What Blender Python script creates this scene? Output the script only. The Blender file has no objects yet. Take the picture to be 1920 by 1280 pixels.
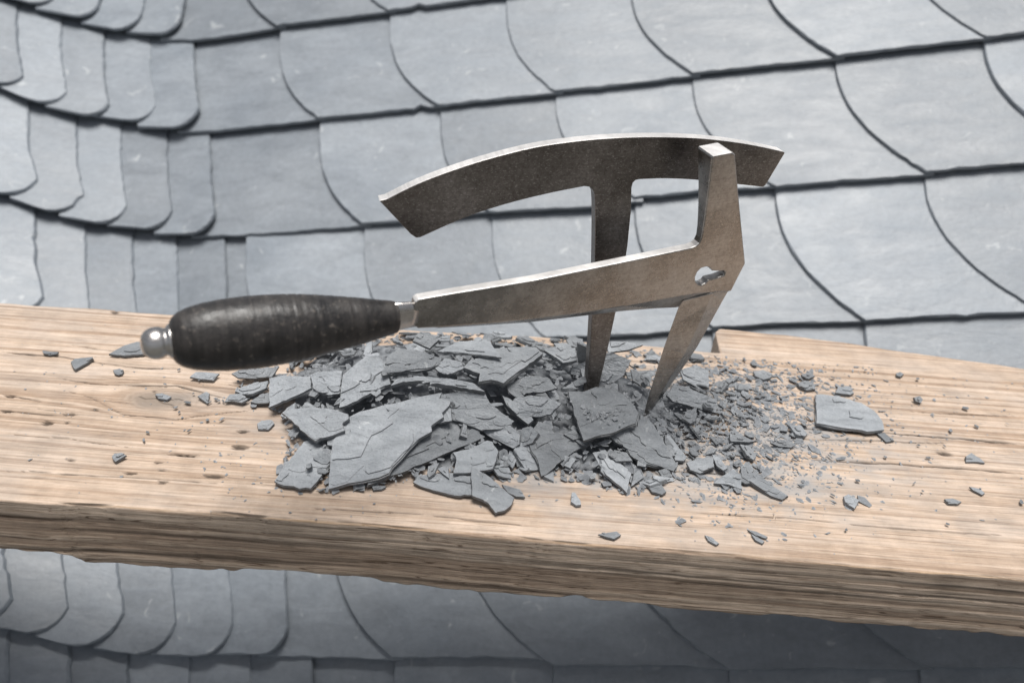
import bpy, bmesh, math, random
import numpy as np
from mathutils import Vector, Matrix
random.seed(7); rng = np.random.default_rng(7)
sc = bpy.context.scene; COL = sc.collection

# ------------------------------------------------------------------ camera
FPX, CAMH, PITCH, ROLL = 1500.0, 0.382, math.radians(33), math.radians(4.3)
F = np.array([0, math.cos(PITCH), -math.sin(PITCH)]); U0 = np.array([0, math.sin(PITCH), math.cos(PITCH)])
XW = np.array([1.0, 0, 0])
R = math.cos(ROLL)*XW + math.sin(ROLL)*U0; U = -math.sin(ROLL)*XW + math.cos(ROLL)*U0
C = np.array([0, 0, CAMH])
cd = bpy.data.cameras.new('camera'); cam = bpy.data.objects.new('camera', cd); COL.objects.link(cam)
cam.matrix_world = Matrix(((R[0], U[0], -F[0], C[0]), (R[1], U[1], -F[1], C[1]), (R[2], U[2], -F[2], C[2]), (0, 0, 0, 1)))
cd.sensor_width = 36; cd.lens = FPX/1920*36; cd.clip_start = 0.01; cd.clip_end = 3000
cd.dof.use_dof = True; cd.dof.focus_distance = 0.565; cd.dof.aperture_fstop = 5.8
sc.camera = cam

# ------------------------------------------------------------------ sky, sun, exposure (bright overcast, light from overhead)
SUN_EL, SUN_AZ = math.radians(88), math.radians(40)      # azimuth measured from +Y towards +X
w = bpy.data.worlds.new('World'); sc.world = w; w.use_nodes = True
nt = w.node_tree; bg = nt.nodes['Background']
sky = nt.nodes.new('ShaderNodeTexSky'); sky.sky_type = 'NISHITA'; sky.sun_disc = False
sky.sun_elevation = SUN_EL; sky.sun_rotation = SUN_AZ; sky.air_density = 1.0; sky.dust_density = 3.0
hs = nt.nodes.new('ShaderNodeHueSaturation'); hs.inputs['Saturation'].default_value = 0.30
nt.links.new(sky.outputs[0], hs.inputs['Color']); nt.links.new(hs.outputs[0], bg.inputs['Color'])
bg.inputs['Strength'].default_value = 0.05
sl = bpy.data.lights.new('sun', 'SUN'); sl.energy = 2.2; sl.angle = math.radians(30); sl.color = (1.0, 0.975, 0.94)
so = bpy.data.objects.new('sun', sl); COL.objects.link(so)
sd = Vector((math.sin(SUN_AZ)*math.cos(SUN_EL), math.cos(SUN_AZ)*math.cos(SUN_EL), math.sin(SUN_EL)))
so.rotation_euler = sd.to_track_quat('Z', 'Y').to_euler(); so.location = (0, 1, 4)
sc.view_settings.view_transform = 'Standard'; sc.view_settings.look = 'None'
sc.view_settings.gamma = 1; sc.view_settings.use_curve_mapping = False
sc.view_settings.exposure = 0.93

# ------------------------------------------------------------------ helpers
def ray(x, y): return F + (x-960)/FPX*R - (y-640)/FPX*U
def onz(x, y, z=0.0):
    d = ray(x, y); return C + d*((z-C[2])/d[2])
def onplane(x, y, p0, n):
    d = ray(x, y); return C + d*(((p0-C) @ n)/(d @ n))
def unit(v): return v/np.linalg.norm(v)

def link(name, me, mat, parent=None, loc=None):
    o = bpy.data.objects.new(name, me); COL.objects.link(o)
    if mat is not None and not me.materials: me.materials.append(mat)
    if parent is not None: o.parent = parent
    if loc is not None: o.location = loc
    return o
def mesh(name, verts, faces, smooth=False):
    me = bpy.data.meshes.new(name); me.from_pydata([tuple(map(float, v)) for v in verts], [], faces)
    me.update()
    if smooth:
        for p in me.polygons: p.use_smooth = True
    return me
def tag(o, label=None, cat=None, group=None, kind=None):
    if label: o['label'] = label
    if cat: o['category'] = cat
    if group: o['group'] = group
    if kind: o['kind'] = kind
    return o
def fix_normals(me):
    bm = bmesh.new(); bm.from_mesh(me); bmesh.ops.recalc_face_normals(bm, faces=bm.faces); bm.to_mesh(me); bm.free()

class Noise2:                                     # smooth value noise on a lattice
    def __init__(s, seed): s.t = np.random.default_rng(seed).random((256, 256))
    def __call__(s, x, y):
        x = np.asarray(x, float); y = np.asarray(y, float)
        xi = np.floor(x).astype(int); yi = np.floor(y).astype(int); fx = x-xi; fy = y-yi
        fx = fx*fx*(3-2*fx); fy = fy*fy*(3-2*fy); t = s.t
        a = t[xi % 256, yi % 256]; b = t[(xi+1) % 256, yi % 256]; c = t[xi % 256, (yi+1) % 256]; d = t[(xi+1) % 256, (yi+1) % 256]
        return (a*(1-fx)+b*fx)*(1-fy)+(c*(1-fx)+d*fx)*fy
    def fbm(s, x, y, n=4):
        v = 0; a = .5
        for i in range(n): v = v+a*s(x*2**i+i*17.3, y*2**i+i*9.1); a *= .5
        return v
NZ = [Noise2(i) for i in range(12)]

# ------------------------------------------------------------------ materials
def newmat(name):
    m = bpy.data.materials.new(name); m.use_nodes = True
    return m, m.node_tree.nodes, m.node_tree.links, m.node_tree.nodes['Principled BSDF']
def N(ns, t, **kw):
    n = ns.new(t)
    for k, v in kw.items():
        if k in n.inputs.keys(): n.inputs[k].default_value = v
        else: setattr(n, k, v)
    return n
def ramp(ns, stops):
    r = ns.new('ShaderNodeValToRGB'); e = r.color_ramp.elements
    while len(e) < len(stops): e.new(0.5)
    for el, (p, c) in zip(e, stops):
        el.position = p; el.color = (c, c, c, 1) if isinstance(c, (int, float)) else (*c, 1)
    return r
def mixc(ns, ls, fac, a, b, blend='MIX'):
    m = ns.new('ShaderNodeMix'); m.data_type = 'RGBA'; m.blend_type = blend
    for sock, v in ((m.inputs[0], fac), (m.inputs[6], a), (m.inputs[7], b)):
        if hasattr(v, 'default_value') or hasattr(v, 'is_output'): ls.new(v, sock)
        elif isinstance(v, (int, float)): sock.default_value = v
        else: sock.default_value = (*v, 1)
    return m.outputs[2]

def slate_mat(name, col_a, col_b, scale, bump_s, rough, streak=0.3, spots=0.0, layers=False, var=(.82, 1.15)):
    m, ns, ls, p = newmat(name)
    tc = N(ns, 'ShaderNodeTexCoord'); oi = N(ns, 'ShaderNodeObjectInfo')
    off = N(ns, 'ShaderNodeVectorMath', operation='SCALE'); off.inputs[0].default_value = (37, 53, 71)
    ls.new(oi.outputs['Random'], off.inputs['Scale'])
    add = N(ns, 'ShaderNodeVectorMath', operation='ADD'); ls.new(tc.outputs['Object'], add.inputs[0]); ls.new(off.outputs[0], add.inputs[1])
    mp = N(ns, 'ShaderNodeMapping'); mp.inputs['Rotation'].default_value = (0, 0, .5); mp.inputs['Scale'].default_value = (1, 1/streak if streak else 1, 1)
    ls.new(add.outputs[0], mp.inputs['Vector'])
    n1 = N(ns, 'ShaderNodeTexNoise', Scale=scale, Detail=6.0, Roughness=.6); ls.new(add.outputs[0], n1.inputs['Vector'])
    n2 = N(ns, 'ShaderNodeTexNoise', Scale=scale*1.6, Detail=8.0, Roughness=.65, Distortion=.6); ls.new(mp.outputs[0], n2.inputs['Vector'])
    n3 = N(ns, 'ShaderNodeTexNoise', Scale=scale*14, Detail=4.0, Roughness=.7); ls.new(add.outputs[0], n3.inputs['Vector'])
    r1 = ramp(ns, [(.3, col_a), (.7, col_b)]); ls.new(n1.outputs['Fac'], r1.inputs[0])
    r2 = ramp(ns, [(.25, .84), (.75, 1.15)]); ls.new(n2.outputs['Fac'], r2.inputs[0])
    c = mixc(ns, ls, 1.0, r1.outputs[0], r2.outputs[0], 'MULTIPLY')
    r3 = ramp(ns, [(.3, .90), (.7, 1.08)]); ls.new(n3.outputs['Fac'], r3.inputs[0])
    c = mixc(ns, ls, 1.0, c, r3.outputs[0], 'MULTIPLY')
    rr = ramp(ns, [(0, var[0]), (1, var[1])]); ls.new(oi.outputs['Random'], rr.inputs[0])
    c = mixc(ns, ls, 1.0, c, rr.outputs[0], 'MULTIPLY')
    if layers:                                                   # split stone shows its dark beds on broken edges
        sx = N(ns, 'ShaderNodeSeparateXYZ'); ls.new(tc.outputs['Object'], sx.inputs[0])
        mz = N(ns, 'ShaderNodeMath', operation='MULTIPLY_ADD'); ls.new(n2.outputs['Fac'], mz.inputs[0]); mz.inputs[1].default_value = .0006; ls.new(sx.outputs[2], mz.inputs[2])
        lay = N(ns, 'ShaderNodeTexNoise', noise_dimensions='1D', Scale=1700, Detail=2.0); ls.new(mz.outputs[0], lay.inputs['W'])
        rl = ramp(ns, [(.36, .12), (.64, .9)]); ls.new(lay.outputs['Fac'], rl.inputs[0])
        gm = N(ns, 'ShaderNodeNewGeometry'); vt = N(ns, 'ShaderNodeVectorTransform', vector_type='NORMAL', convert_from='WORLD', convert_to='OBJECT'); ls.new(gm.outputs['True Normal'], vt.inputs[0])
        sn = N(ns, 'ShaderNodeSeparateXYZ'); ls.new(vt.outputs[0], sn.inputs[0])
        ab = N(ns, 'ShaderNodeMath', operation='ABSOLUTE'); ls.new(sn.outputs[2], ab.inputs[0])
        sd_ = ramp(ns, [(.5, .85), (.8, 0)]); ls.new(ab.outputs[0], sd_.inputs[0])
        c = mixc(ns, ls, sd_.outputs[0], c, mixc(ns, ls, 1.0, c, rl.outputs[0], 'MULTIPLY'))
    if layers:                                                   # freshly broken rims are pale
        bv = N(ns, 'ShaderNodeBevel', samples=4, Radius=.0006); gq = N(ns, 'ShaderNodeNewGeometry')
        dt = N(ns, 'ShaderNodeVectorMath', operation='DOT_PRODUCT'); ls.new(bv.outputs[0], dt.inputs[0]); ls.new(gq.outputs['True Normal'], dt.inputs[1])
        re_ = ramp(ns, [(.80, .55), (.97, 0)]); ls.new(dt.outputs['Value'], re_.inputs[0])
        tp = N(ns, 'ShaderNodeMath', operation='MULTIPLY'); ls.new(re_.outputs[0], tp.inputs[0]); ls.new(ab.outputs[0], tp.inputs[1])
        c = mixc(ns, ls, tp.outputs[0], c, (.46, .47, .48))
    if spots:
        v = N(ns, 'ShaderNodeTexNoise', Scale=scale*5, Detail=3.0, Distortion=1.0); ls.new(add.outputs[0], v.inputs['Vector'])
        rs = ramp(ns, [(.66, 0), (.78, spots)]); ls.new(v.outputs['Fac'], rs.inputs[0])
        c = mixc(ns, ls, rs.outputs[0], c, (.62, .64, .64))
    ls.new(c, p.inputs['Base Color'])
    rq = ramp(ns, [(.3, rough-.08), (.7, rough+.12)]); ls.new(n2.outputs['Fac'], rq.inputs[0]); ls.new(rq.outputs[0], p.inputs['Roughness'])
    mx = N(ns, 'ShaderNodeMath', operation='MULTIPLY_ADD'); mx.inputs[1].default_value = .35
    ls.new(n3.outputs['Fac'], mx.inputs[0]); ls.new(n2.outputs['Fac'], mx.inputs[2])
    b = N(ns, 'ShaderNodeBump', Strength=bump_s, Distance=.004); ls.new(mx.outputs[0], b.inputs['Height']); ls.new(b.outputs[0], p.inputs['Normal'])
    return m
M_ROOF = slate_mat('roof_slate', (.190, .214, .241), (.250, .273, .298), 9, .30, .44, .35, .35, False, (.86, 1.12))
M_CHIP = slate_mat('chip_slate', (.225, .241, .258), (.320, .337, .354), 30, 1.0, .42, .4, .45, True, (.72, 1.30))
M_CRUMB = slate_mat('crumb_slate', (.11, .121, .134), (.27, .283, .30), 200, .3, .6, .6, 0, True)
m, ns, ls, p = newmat('roof_underlay'); p.inputs['Base Color'].default_value = (.03, .033, .038, 1); p.inputs['Roughness'].default_value = .9; M_UNDER = m
m, ns, ls, p = newmat('paving'); M_GROUND = m
n1 = N(ns, 'ShaderNodeTexNoise', Scale=.8, Detail=8.0); tc = N(ns, 'ShaderNodeTexCoord'); ls.new(tc.outputs['Object'], n1.inputs['Vector'])
r1 = ramp(ns, [(.3, (.08, .078, .07)), (.7, (.13, .125, .115))]); ls.new(n1.outputs['Fac'], r1.inputs[0]); ls.new(r1.outputs[0], p.inputs['Base Color']); p.inputs['Roughness'].default_value = .9

def steel_mat(name, dark, light, rust, rough, metallic, patina=.5):
    m, ns, ls, p = newmat(name)
    tc = N(ns, 'ShaderNodeTexCoord')
    n1 = N(ns, 'ShaderNodeTexNoise', Scale=20, Detail=8.0, Roughness=.66); ls.new(tc.outputs['Object'], n1.inputs['Vector'])
    n2 = N(ns, 'ShaderNodeTexNoise', Scale=420, Detail=4.0, Roughness=.75); ls.new(tc.outputs['Object'], n2.inputs['Vector'])
    mp = N(ns, 'ShaderNodeMapping'); mp.inputs['Rotation'].default_value = (0, .25, .3); mp.inputs['Scale'].default_value = (25, 25, 1900)
    ls.new(tc.outputs['Object'], mp.inputs['Vector'])
    n3 = N(ns, 'ShaderNodeTexNoise', Scale=1.0, Detail=3.0); ls.new(mp.outputs[0], n3.inputs['Vector'])
    r1 = ramp(ns, [(.38, dark), (.62, light)]); ls.new(n1.outputs['Fac'], r1.inputs[0])
    r2 = ramp(ns, [(.40, 0), (.75, 1)]); ls.new(n2.outputs['Fac'], r2.inputs[0])
    f = N(ns, 'ShaderNodeMath', operation='MULTIPLY'); ls.new(r2.outputs[0], f.inputs[0]); f.inputs[1].default_value = patina
    c = mixc(ns, ls, f.outputs[0], r1.outputs[0], rust)
    r3 = ramp(ns, [(.35, .90), (.65, 1.09)]); ls.new(n3.outputs['Fac'], r3.inputs[0])
    c = mixc(ns, ls, 1.0, c, r3.outputs[0], 'MULTIPLY')
    r5 = ramp(ns, [(.64, 0), (.74, .7)]); n5 = N(ns, 'ShaderNodeTexNoise', Scale=900, Detail=2.0); ls.new(tc.outputs['Object'], n5.inputs['Vector']); ls.new(n5.outputs['Fac'], r5.inputs[0])
    c = mixc(ns, ls, r5.outputs[0], c, (.5, .48, .45))
    for rot, sc_ in (((.3, .9, .2), (90, 1500, 1500)), ((1.2, -.5, .7), (70, 1300, 1300))):
        mq = N(ns, 'ShaderNodeMapping'); mq.inputs['Rotation'].default_value = rot; mq.inputs['Scale'].default_value = sc_; ls.new(tc.outputs['Object'], mq.inputs['Vector'])
        nq = N(ns, 'ShaderNodeTexNoise', Scale=1.0, Detail=1.0); ls.new(mq.outputs[0], nq.inputs['Vector'])
        rq = ramp(ns, [(.66, 0), (.72, .5)]); ls.new(nq.outputs['Fac'], rq.inputs[0]); c = mixc(ns, ls, rq.outputs[0], c, (.55, .53, .50))
    ls.new(c, p.inputs['Base Color']); p.inputs['Metallic'].default_value = metallic
    r4 = ramp(ns, [(.35, rough-.1), (.7, rough+.15)]); ls.new(n1.outputs['Fac'], r4.inputs[0]); ls.new(r4.outputs[0], p.inputs['Roughness'])
    b = N(ns, 'ShaderNodeBump', Strength=.25, Distance=.0006); ls.new(n2.outputs['Fac'], b.inputs['Height']); ls.new(b.outputs[0], p.inputs['Normal'])
    return m
M_HAMMER = steel_mat('worn_hammer_steel', (.248, .236, .224), (.46, .445, .428), (.155, .140, .124), .27, .95, .55)
M_IRON = steel_mat('dark_bridge_iron', (.150, .133, .122), (.30, .275, .256), (.085, .07, .061), .33, .85, .75)
M_BRIGHT = steel_mat('polished_steel', (.42, .40, .385), (.62, .60, .58), (.35, .30, .26), .28, 1.0, .4)

M_WORN_GLINT = steel_mat('burnished_glint_steel', (.68, .66, .64), (.82, .80, .78), (.5, .46, .42), .42, .5, .25)  # pale base colour paints in the sky glint on top of real burnish
# leather grip
m, ns, ls, p = newmat('leather_grip'); M_GRIP = m
tc = N(ns, 'ShaderNodeTexCoord')
n1 = N(ns, 'ShaderNodeTexNoise', Scale=70, Detail=7.0, Roughness=.7); ls.new(tc.outputs['Object'], n1.inputs['Vector'])
n2 = N(ns, 'ShaderNodeTexNoise', Scale=330, Detail=3.0); ls.new(tc.outputs['Object'], n2.inputs['Vector'])
sp = N(ns, 'ShaderNodeSeparateXYZ'); ls.new(tc.outputs['Object'], sp.inputs[0])
cb = N(ns, 'ShaderNodeCombineXYZ'); ls.new(sp.outputs[0], cb.inputs[0])
n3 = N(ns, 'ShaderNodeTexNoise', Scale=230, Detail=2.0); ls.new(cb.outputs[0], n3.inputs['Vector'])
r1 = ramp(ns, [(.35, (.013, .012, .012)), (.72, (.048, .042, .038))]); ls.new(n1.outputs['Fac'], r1.inputs[0])
r2 = ramp(ns, [(.60, 0), (.78, .6)]); ls.new(n2.outputs['Fac'], r2.inputs[0])
c = mixc(ns, ls, r2.outputs[0], r1.outputs[0], (.20, .17, .145))
r3 = ramp(ns, [(.35, .6), (.6, 1.15)]); ls.new(n3.outputs['Fac'], r3.inputs[0])
c = mixc(ns, ls, 1.0, c, r3.outputs[0], 'MULTIPLY'); ls.new(c, p.inputs['Base Color'])
r4 = ramp(ns, [(.3, .30), (.7, .62)]); ls.new(n1.outputs['Fac'], r4.inputs[0]); ls.new(r4.outputs[0], p.inputs['Roughness'])
ad = N(ns, 'ShaderNodeMath', operation='ADD'); ls.new(n2.outputs['Fac'], ad.inputs[0]); ls.new(n3.outputs['Fac'], ad.inputs[1])
b = N(ns, 'ShaderNodeBump', Strength=.35, Distance=.0008); ls.new(ad.outputs[0], b.inputs['Height']); ls.new(b.outputs[0], p.inputs['Normal'])

# wood: the mesh carries grain / crack / knot / edge attributes, nodes colour them and add fine fibre
m, ns, ls, p = newmat('weathered_plank_wood'); M_WOOD = m
def attr(nm): a = ns.new('ShaderNodeAttribute'); a.attribute_name = nm; return a.outputs['Fac']
tc = N(ns, 'ShaderNodeTexCoord')
mp = N(ns, 'ShaderNodeMapping'); mp.inputs['Scale'].default_value = (28, 420, 420); ls.new(tc.outputs['Object'], mp.inputs['Vector'])
fib = N(ns, 'ShaderNodeTexNoise', Scale=1.0, Detail=5.0, Roughness=.65); ls.new(mp.outputs[0], fib.inputs['Vector'])
mp2 = N(ns, 'ShaderNodeMapping'); mp2.inputs['Scale'].default_value = (5, 26, 26); ls.new(tc.outputs['Object'], mp2.inputs['Vector'])
big = N(ns, 'ShaderNodeTexNoise', Scale=1.0, Detail=5.0, Roughness=.6); ls.new(mp2.outputs[0], big.inputs['Vector'])
blot = N(ns, 'ShaderNodeTexNoise', Scale=55, Detail=6.0, Roughness=.7); ls.new(tc.outputs['Object'], blot.inputs['Vector'])
rg = ramp(ns, [(0, (.570, .462, .376)), (.5, (.515, .405, .318)), (1, (.385, .285, .212))]); ls.new(attr('grain'), rg.inputs[0])
rb = ramp(ns, [(.3, (.90, .875, .85)), (.7, (1.08, 1.08, 1.08))]); ls.new(big.outputs['Fac'], rb.inputs[0])
c = mixc(ns, ls, 1.0, rg.outputs[0], rb.outputs[0], 'MULTIPLY')
mp3 = N(ns, 'ShaderNodeMapping'); mp3.inputs['Scale'].default_value = (15, 780, 780); ls.new(tc.outputs['Object'], mp3.inputs['Vector'])
fin = N(ns, 'ShaderNodeTexNoise', Scale=1.0, Detail=3.0, Roughness=.55, Distortion=.3); ls.new(mp3.outputs[0], fin.inputs['Vector'])
rfin = ramp(ns, [(.34, .58), (.42, .97), (.75, 1.06)]); ls.new(fin.outputs['Fac'], rfin.inputs[0])
c = mixc(ns, ls, .8, c, rfin.outputs[0], 'MULTIPLY')
rf = ramp(ns, [(.28, .78), (.7, 1.12)]); ls.new(fib.outputs['Fac'], rf.inputs[0])
c = mixc(ns, ls, 1.0, c, rf.outputs[0], 'MULTIPLY')
rbl = ramp(ns, [(.30, .80), (.62, 1.06)]); ls.new(blot.outputs['Fac'], rbl.inputs[0])
c = mixc(ns, ls, 1.0, c, rbl.outputs[0], 'MULTIPLY')
rgy = ramp(ns, [(.10, (.540, .436, .342)), (.5, (.490, .388, .298)), (.95, (.370, .282, .212))]); ls.new(attr('grain'), rgy.inputs[0])
cg = mixc(ns, ls, 1.0, mixc(ns, ls, 1.0, rgy.outputs[0], rf.outputs[0], 'MULTIPLY'), rbl.outputs[0], 'MULTIPLY')
cg = mixc(ns, ls, 1.0, cg, rfin.outputs[0], 'MULTIPLY')
def contour(sc_, width, dist, dep):                              # thin crisp growth lines and drying checks
    mq = N(ns, 'ShaderNodeMapping'); mq.inputs['Scale'].default_value = sc_; ls.new(tc.outputs['Object'], mq.inputs['Vector'])
    nq = N(ns, 'ShaderNodeTexNoise', Scale=1.0, Detail=dep, Roughness=.45, Distortion=dist); ls.new(mq.outputs[0], nq.inputs['Vector'])
    sb = N(ns, 'ShaderNodeMath', operation='SUBTRACT'); ls.new(nq.outputs['Fac'], sb.inputs[0]); sb.inputs[1].default_value = .5
    aq = N(ns, 'ShaderNodeMath', operation='ABSOLUTE'); ls.new(sb.outputs[0], aq.inputs[0])
    rq = ramp(ns, [(width*.35, 1), (width, 0)]); ls.new(aq.outputs[0], rq.inputs[0]); return rq.outputs[0]
L1, L2, L3 = contour((1.1, 270, 270), .013, .05, 1.0), contour((2.2, 420, 420), .016, .1, 2.0), contour((5, 900, 900), .03, .2, 3.0)
cg = mixc(ns, ls, L1, cg, mixc(ns, ls, 1.0, cg, (.30, .26, .23), 'MULTIPLY'))
cg = mixc(ns, ls, L2, cg, mixc(ns, ls, 1.0, cg, (.45, .42, .40), 'MULTIPLY'))
cg = mixc(ns, ls, L3, cg, mixc(ns, ls, 1.0, cg, (.70, .66, .62), 'MULTIPLY'))
c = mixc(ns, ls, L3, c, mixc(ns, ls, 1.0, c, (.86, .83, .80), 'MULTIPLY'))
c = mixc(ns, ls, L2, c, mixc(ns, ls, 1.0, c, (.74, .69, .64), 'MULTIPLY'))
c = mixc(ns, ls, attr('grey'), c, cg, 'MIX')
c = mixc(ns, ls, attr('knot'), c, (.235, .190, .152), 'MIX')
c = mixc(ns, ls, attr('dust'), c, (.300, .300, .300), 'MIX')
c = mixc(ns, ls, attr('crack'), c, (.030, .021, .015), 'MIX')
c = mixc(ns, ls, attr('fresh'), c, (.66, .42, .20), 'MIX')
ls.new(c, p.inputs['Base Color']); p.inputs['Roughness'].default_value = .78; p.inputs['Specular IOR Level'].default_value = .25
b = N(ns, 'ShaderNodeBump', Strength=.6, Distance=.0008); ls.new(fib.outputs['Fac'], b.inputs['Height']); ls.new(b.outputs[0], p.inputs['Normal'])

# ------------------------------------------------------------------ ground far below
g = 600
me = mesh('ground', [(-g, -g, 0), (g, -g, 0), (g, g, 0), (-g, g, 0)], [(0, 1, 2, 3)])
tag(link('ground', me, M_GROUND, loc=(0, 0, -6.5)), 'grey paved ground far below the slate roof', 'ground', kind='structure')

# ------------------------------------------------------------------ slate roof
Z0, RM, RN = 1.0, .40, .17
rn = unit(-(F + RM*(-U) + RN*R))             # roof normal, towards the camera
RO = C + F*Z0
eu = unit(R - rn*(R @ rn)); ev = np.cross(rn, eu)
if ev[2] < 0: ev = -ev
def plane_uv(x, y): P = onplane(x, y, RO, rn); return np.array([(P-RO) @ eu, (P-RO) @ ev])
VLINE = np.array([plane_uv(*q) for q in [(325, -120), (347, 50), (378, 225), (408, 420), (440, 690), (490, 945), (550, 1200), (605, 1560)]])[::-1]
def bend(u, v):
    ub = np.interp(v, VLINE[:, 1], VLINE[:, 0])-.012
    t = np.maximum(0, ub-u); tt = np.minimum(t, .26); return 1.25*tt*tt+.65*(t-tt)
def roof_uv(x, y):
    off = 0.0
    for _ in range(30):
        P = onplane(x, y, RO+rn*off, rn); u = (P-RO) @ eu; v = (P-RO) @ ev; off = .5*off+.5*float(bend(u, v))
    return np.array([u, v])
def roof_pt(u, v, wv): return RO + u*eu + v*ev + (float(bend(u, v))+wv)*rn

CL = {0: [(56, 26), (110, 42), (160, 55), (230, 74), (290, 86), (366, 90), (440, 82), (517, 69), (640, 52), (720, 41), (945, 9), (1182, -24), (1425, -54), (1690, -86), (1920, -112)],
      1: [(0, 171), (70, 204), (159, 230), (234, 246), (323, 258), (398, 260), (480, 251), (605, 238), (829, 214), (1039, 189), (1200, 170), (1297, 157), (1560, 128), (1834, 93), (1920, 81)],
      2: [(0, 376), (112, 416), (201, 437), (295, 450), (375, 455), (469, 452), (667, 437), (750, 431), (904, 412), (1106, 399), (1200, 388), (1312, 377), (1451, 367), (1511, 360), (1717, 343), (1920, 322)],
      3: [(0, 590), (100, 630), (200, 658), (300, 678), (440, 690), (545, 685), (778, 665), (1028, 645), (1200, 636), (1342, 625), (1481, 616), (1620, 614), (1725, 606), (1920, 596)],
      4: [(0, 850), (100, 887), (200, 911), (300, 931), (490, 945), (630, 942), (870, 934), (1150, 927), (1475, 920), (1820, 915), (1920, 912)],
      5: [(0, 1180), (76, 1192), (155, 1211), (285, 1228), (395, 1232), (516, 1231), (640, 1233), (742, 1237), (954, 1238), (1032, 1243), (1280, 1243), (1364, 1252), (1530, 1250), (1718, 1254), (1920, 1258)],
      6: [(0, 1520), (300, 1580), (560, 1590), (1000, 1605), (1500, 1625), (1920, 1640)]}
ND = {0: [530, 735, 951, 1182, 1425, 1690], 1: [605, 829, 1043, 1297, 1563, 1838], 2: [688, 924, 1190, 1451, 1727, 2030],
      3: [545, 778, 1028, 1334, 1615, 1935], 4: [630, 870, 1150, 1475, 1820], 5: [745, 1039, 1364, 1718, 2080], 6: [880, 1205, 1560, 1950]}
VR = {0: [30, 112, 192, 272, 347], 1: [-30, 51, 135, 215, 300, 382], 2: [-20, 72, 162, 246, 332, 412], 3: [-5, 85, 180, 270, 350, 440],
      4: [10, 105, 205, 300, 395, 490], 5: [30, 134, 237, 339, 447, 550], 6: [40, 150, 262, 375, 490, 605]}
LINE, NODE, VAL, VTOP = {}, {}, {}, {}
for k, pl in CL.items(): LINE[k] = np.array([roof_uv(*q) for q in pl])
def line_v(k, u):
    L = LINE[k]
    if u < L[0, 0]: s = (L[1, 1]-L[0, 1])/(L[1, 0]-L[0, 0]); return L[0, 1]+max(s, -.35)*(u-L[0, 0])
    if u > L[-1, 0]: s = (L[-1, 1]-L[-3, 1])/(L[-1, 0]-L[-3, 0]); return L[-1, 1]+s*(u-L[-1, 0])
    return float(np.interp(u, L[:, 0], L[:, 1]))
def px_line(k, x):
    pl = np.array(CL[k], float)
    if x > pl[-1, 0]: return pl[-1, 1]+(pl[-1, 1]-pl[-2, 1])/(pl[-1, 0]-pl[-2, 0])*(x-pl[-1, 0])
    return float(np.interp(x, pl[:, 0], pl[:, 1]))
def line_px_u(k, x):
    pl = np.array(CL[k], float)
    if x < pl[0, 0]: y = pl[0, 1]+(pl[1, 1]-pl[0, 1])/(pl[1, 0]-pl[0, 0])*(x-pl[0, 0])
    elif x > pl[-1, 0]: y = pl[-1, 1]+(pl[-1, 1]-pl[-2, 1])/(pl[-1, 0]-pl[-2, 0])*(x-pl[-1, 0])
    else: y = np.interp(x, pl[:, 0], pl[:, 1])
    return roof_uv(x, y)[0]
for k in CL:
    NODE[k] = [line_px_u(k, x) for x in ND[k]]; VAL[k] = [line_px_u(k, x) for x in VR[k]]
    VTOP[k] = [line_px_u(k-1, x-13) if k-1 in CL else None for x in VR[k]]
# more courses above and below, and more slates to both sides, than the photograph frames
for k in (-1, -2, -3):
    NODE[k] = [2*a-b for a, b in zip(NODE[k+1], NODE[k+2])]; VAL[k] = [2*a-b for a, b in zip(VAL[k+1][-4:], VAL[k+2][-4:])]
    us = np.linspace(-.8, 1.0, 40); LINE[k] = np.array([(u, 2*line_v(k+1, u)-line_v(k+2, u)) for u in us])
for k in (7, 8):
    NODE[k] = [2*a-b for a, b in zip(NODE[k-1], NODE[k-2][:len(NODE[k-1])])]; VAL[k] = [2*a-b for a, b in zip(VAL[k-1], VAL[k-2])]
    us = np.linspace(-.8, 1.0, 40); LINE[k] = np.array([(u, 2*line_v(k-1, u)-line_v(k-2, u)) for u in us])
for k in NODE:
    n = NODE[k]; stp = (n[-1]-n[0])/(len(n)-1)
    while n[-1] < 1.3: n.append(n[-1]+stp)
    vv = VAL[k]; stp = (vv[-1]-vv[0])/(len(vv)-1)
    vt = VTOP.get(k)
    if vt is None or vt[0] is None: vt = [q-.5*stp*.35 for q in vv]
    VTOP[k] = vt
    while vv[0] > -1.3: vt.insert(0, vt[0]-stp); vv.insert(0, vv[0]-stp)

gu, gv = np.linspace(-1.4, 1.5, 48), np.linspace(-1.05, 1.15, 13)
vs = [roof_pt(u, v, -.016) for v in gv for u in gu] + [roof_pt(u, v, -.040) for v in gv for u in gu]
nu, nv = len(gu), len(gv); fs = []
for j in range(nv-1):
    for i in range(nu-1):
        a = j*nu+i; fs.append((a, a+1, a+nu+1, a+nu)); a += nu*nv; fs.append((a, a+nu, a+nu+1, a+1))
roof = link('roof', mesh('roof', vs, fs, True), M_UNDER)
tag(roof, 'grey slate roof with curved courses and a swept valley behind the plank', 'roof', kind='structure')

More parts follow.
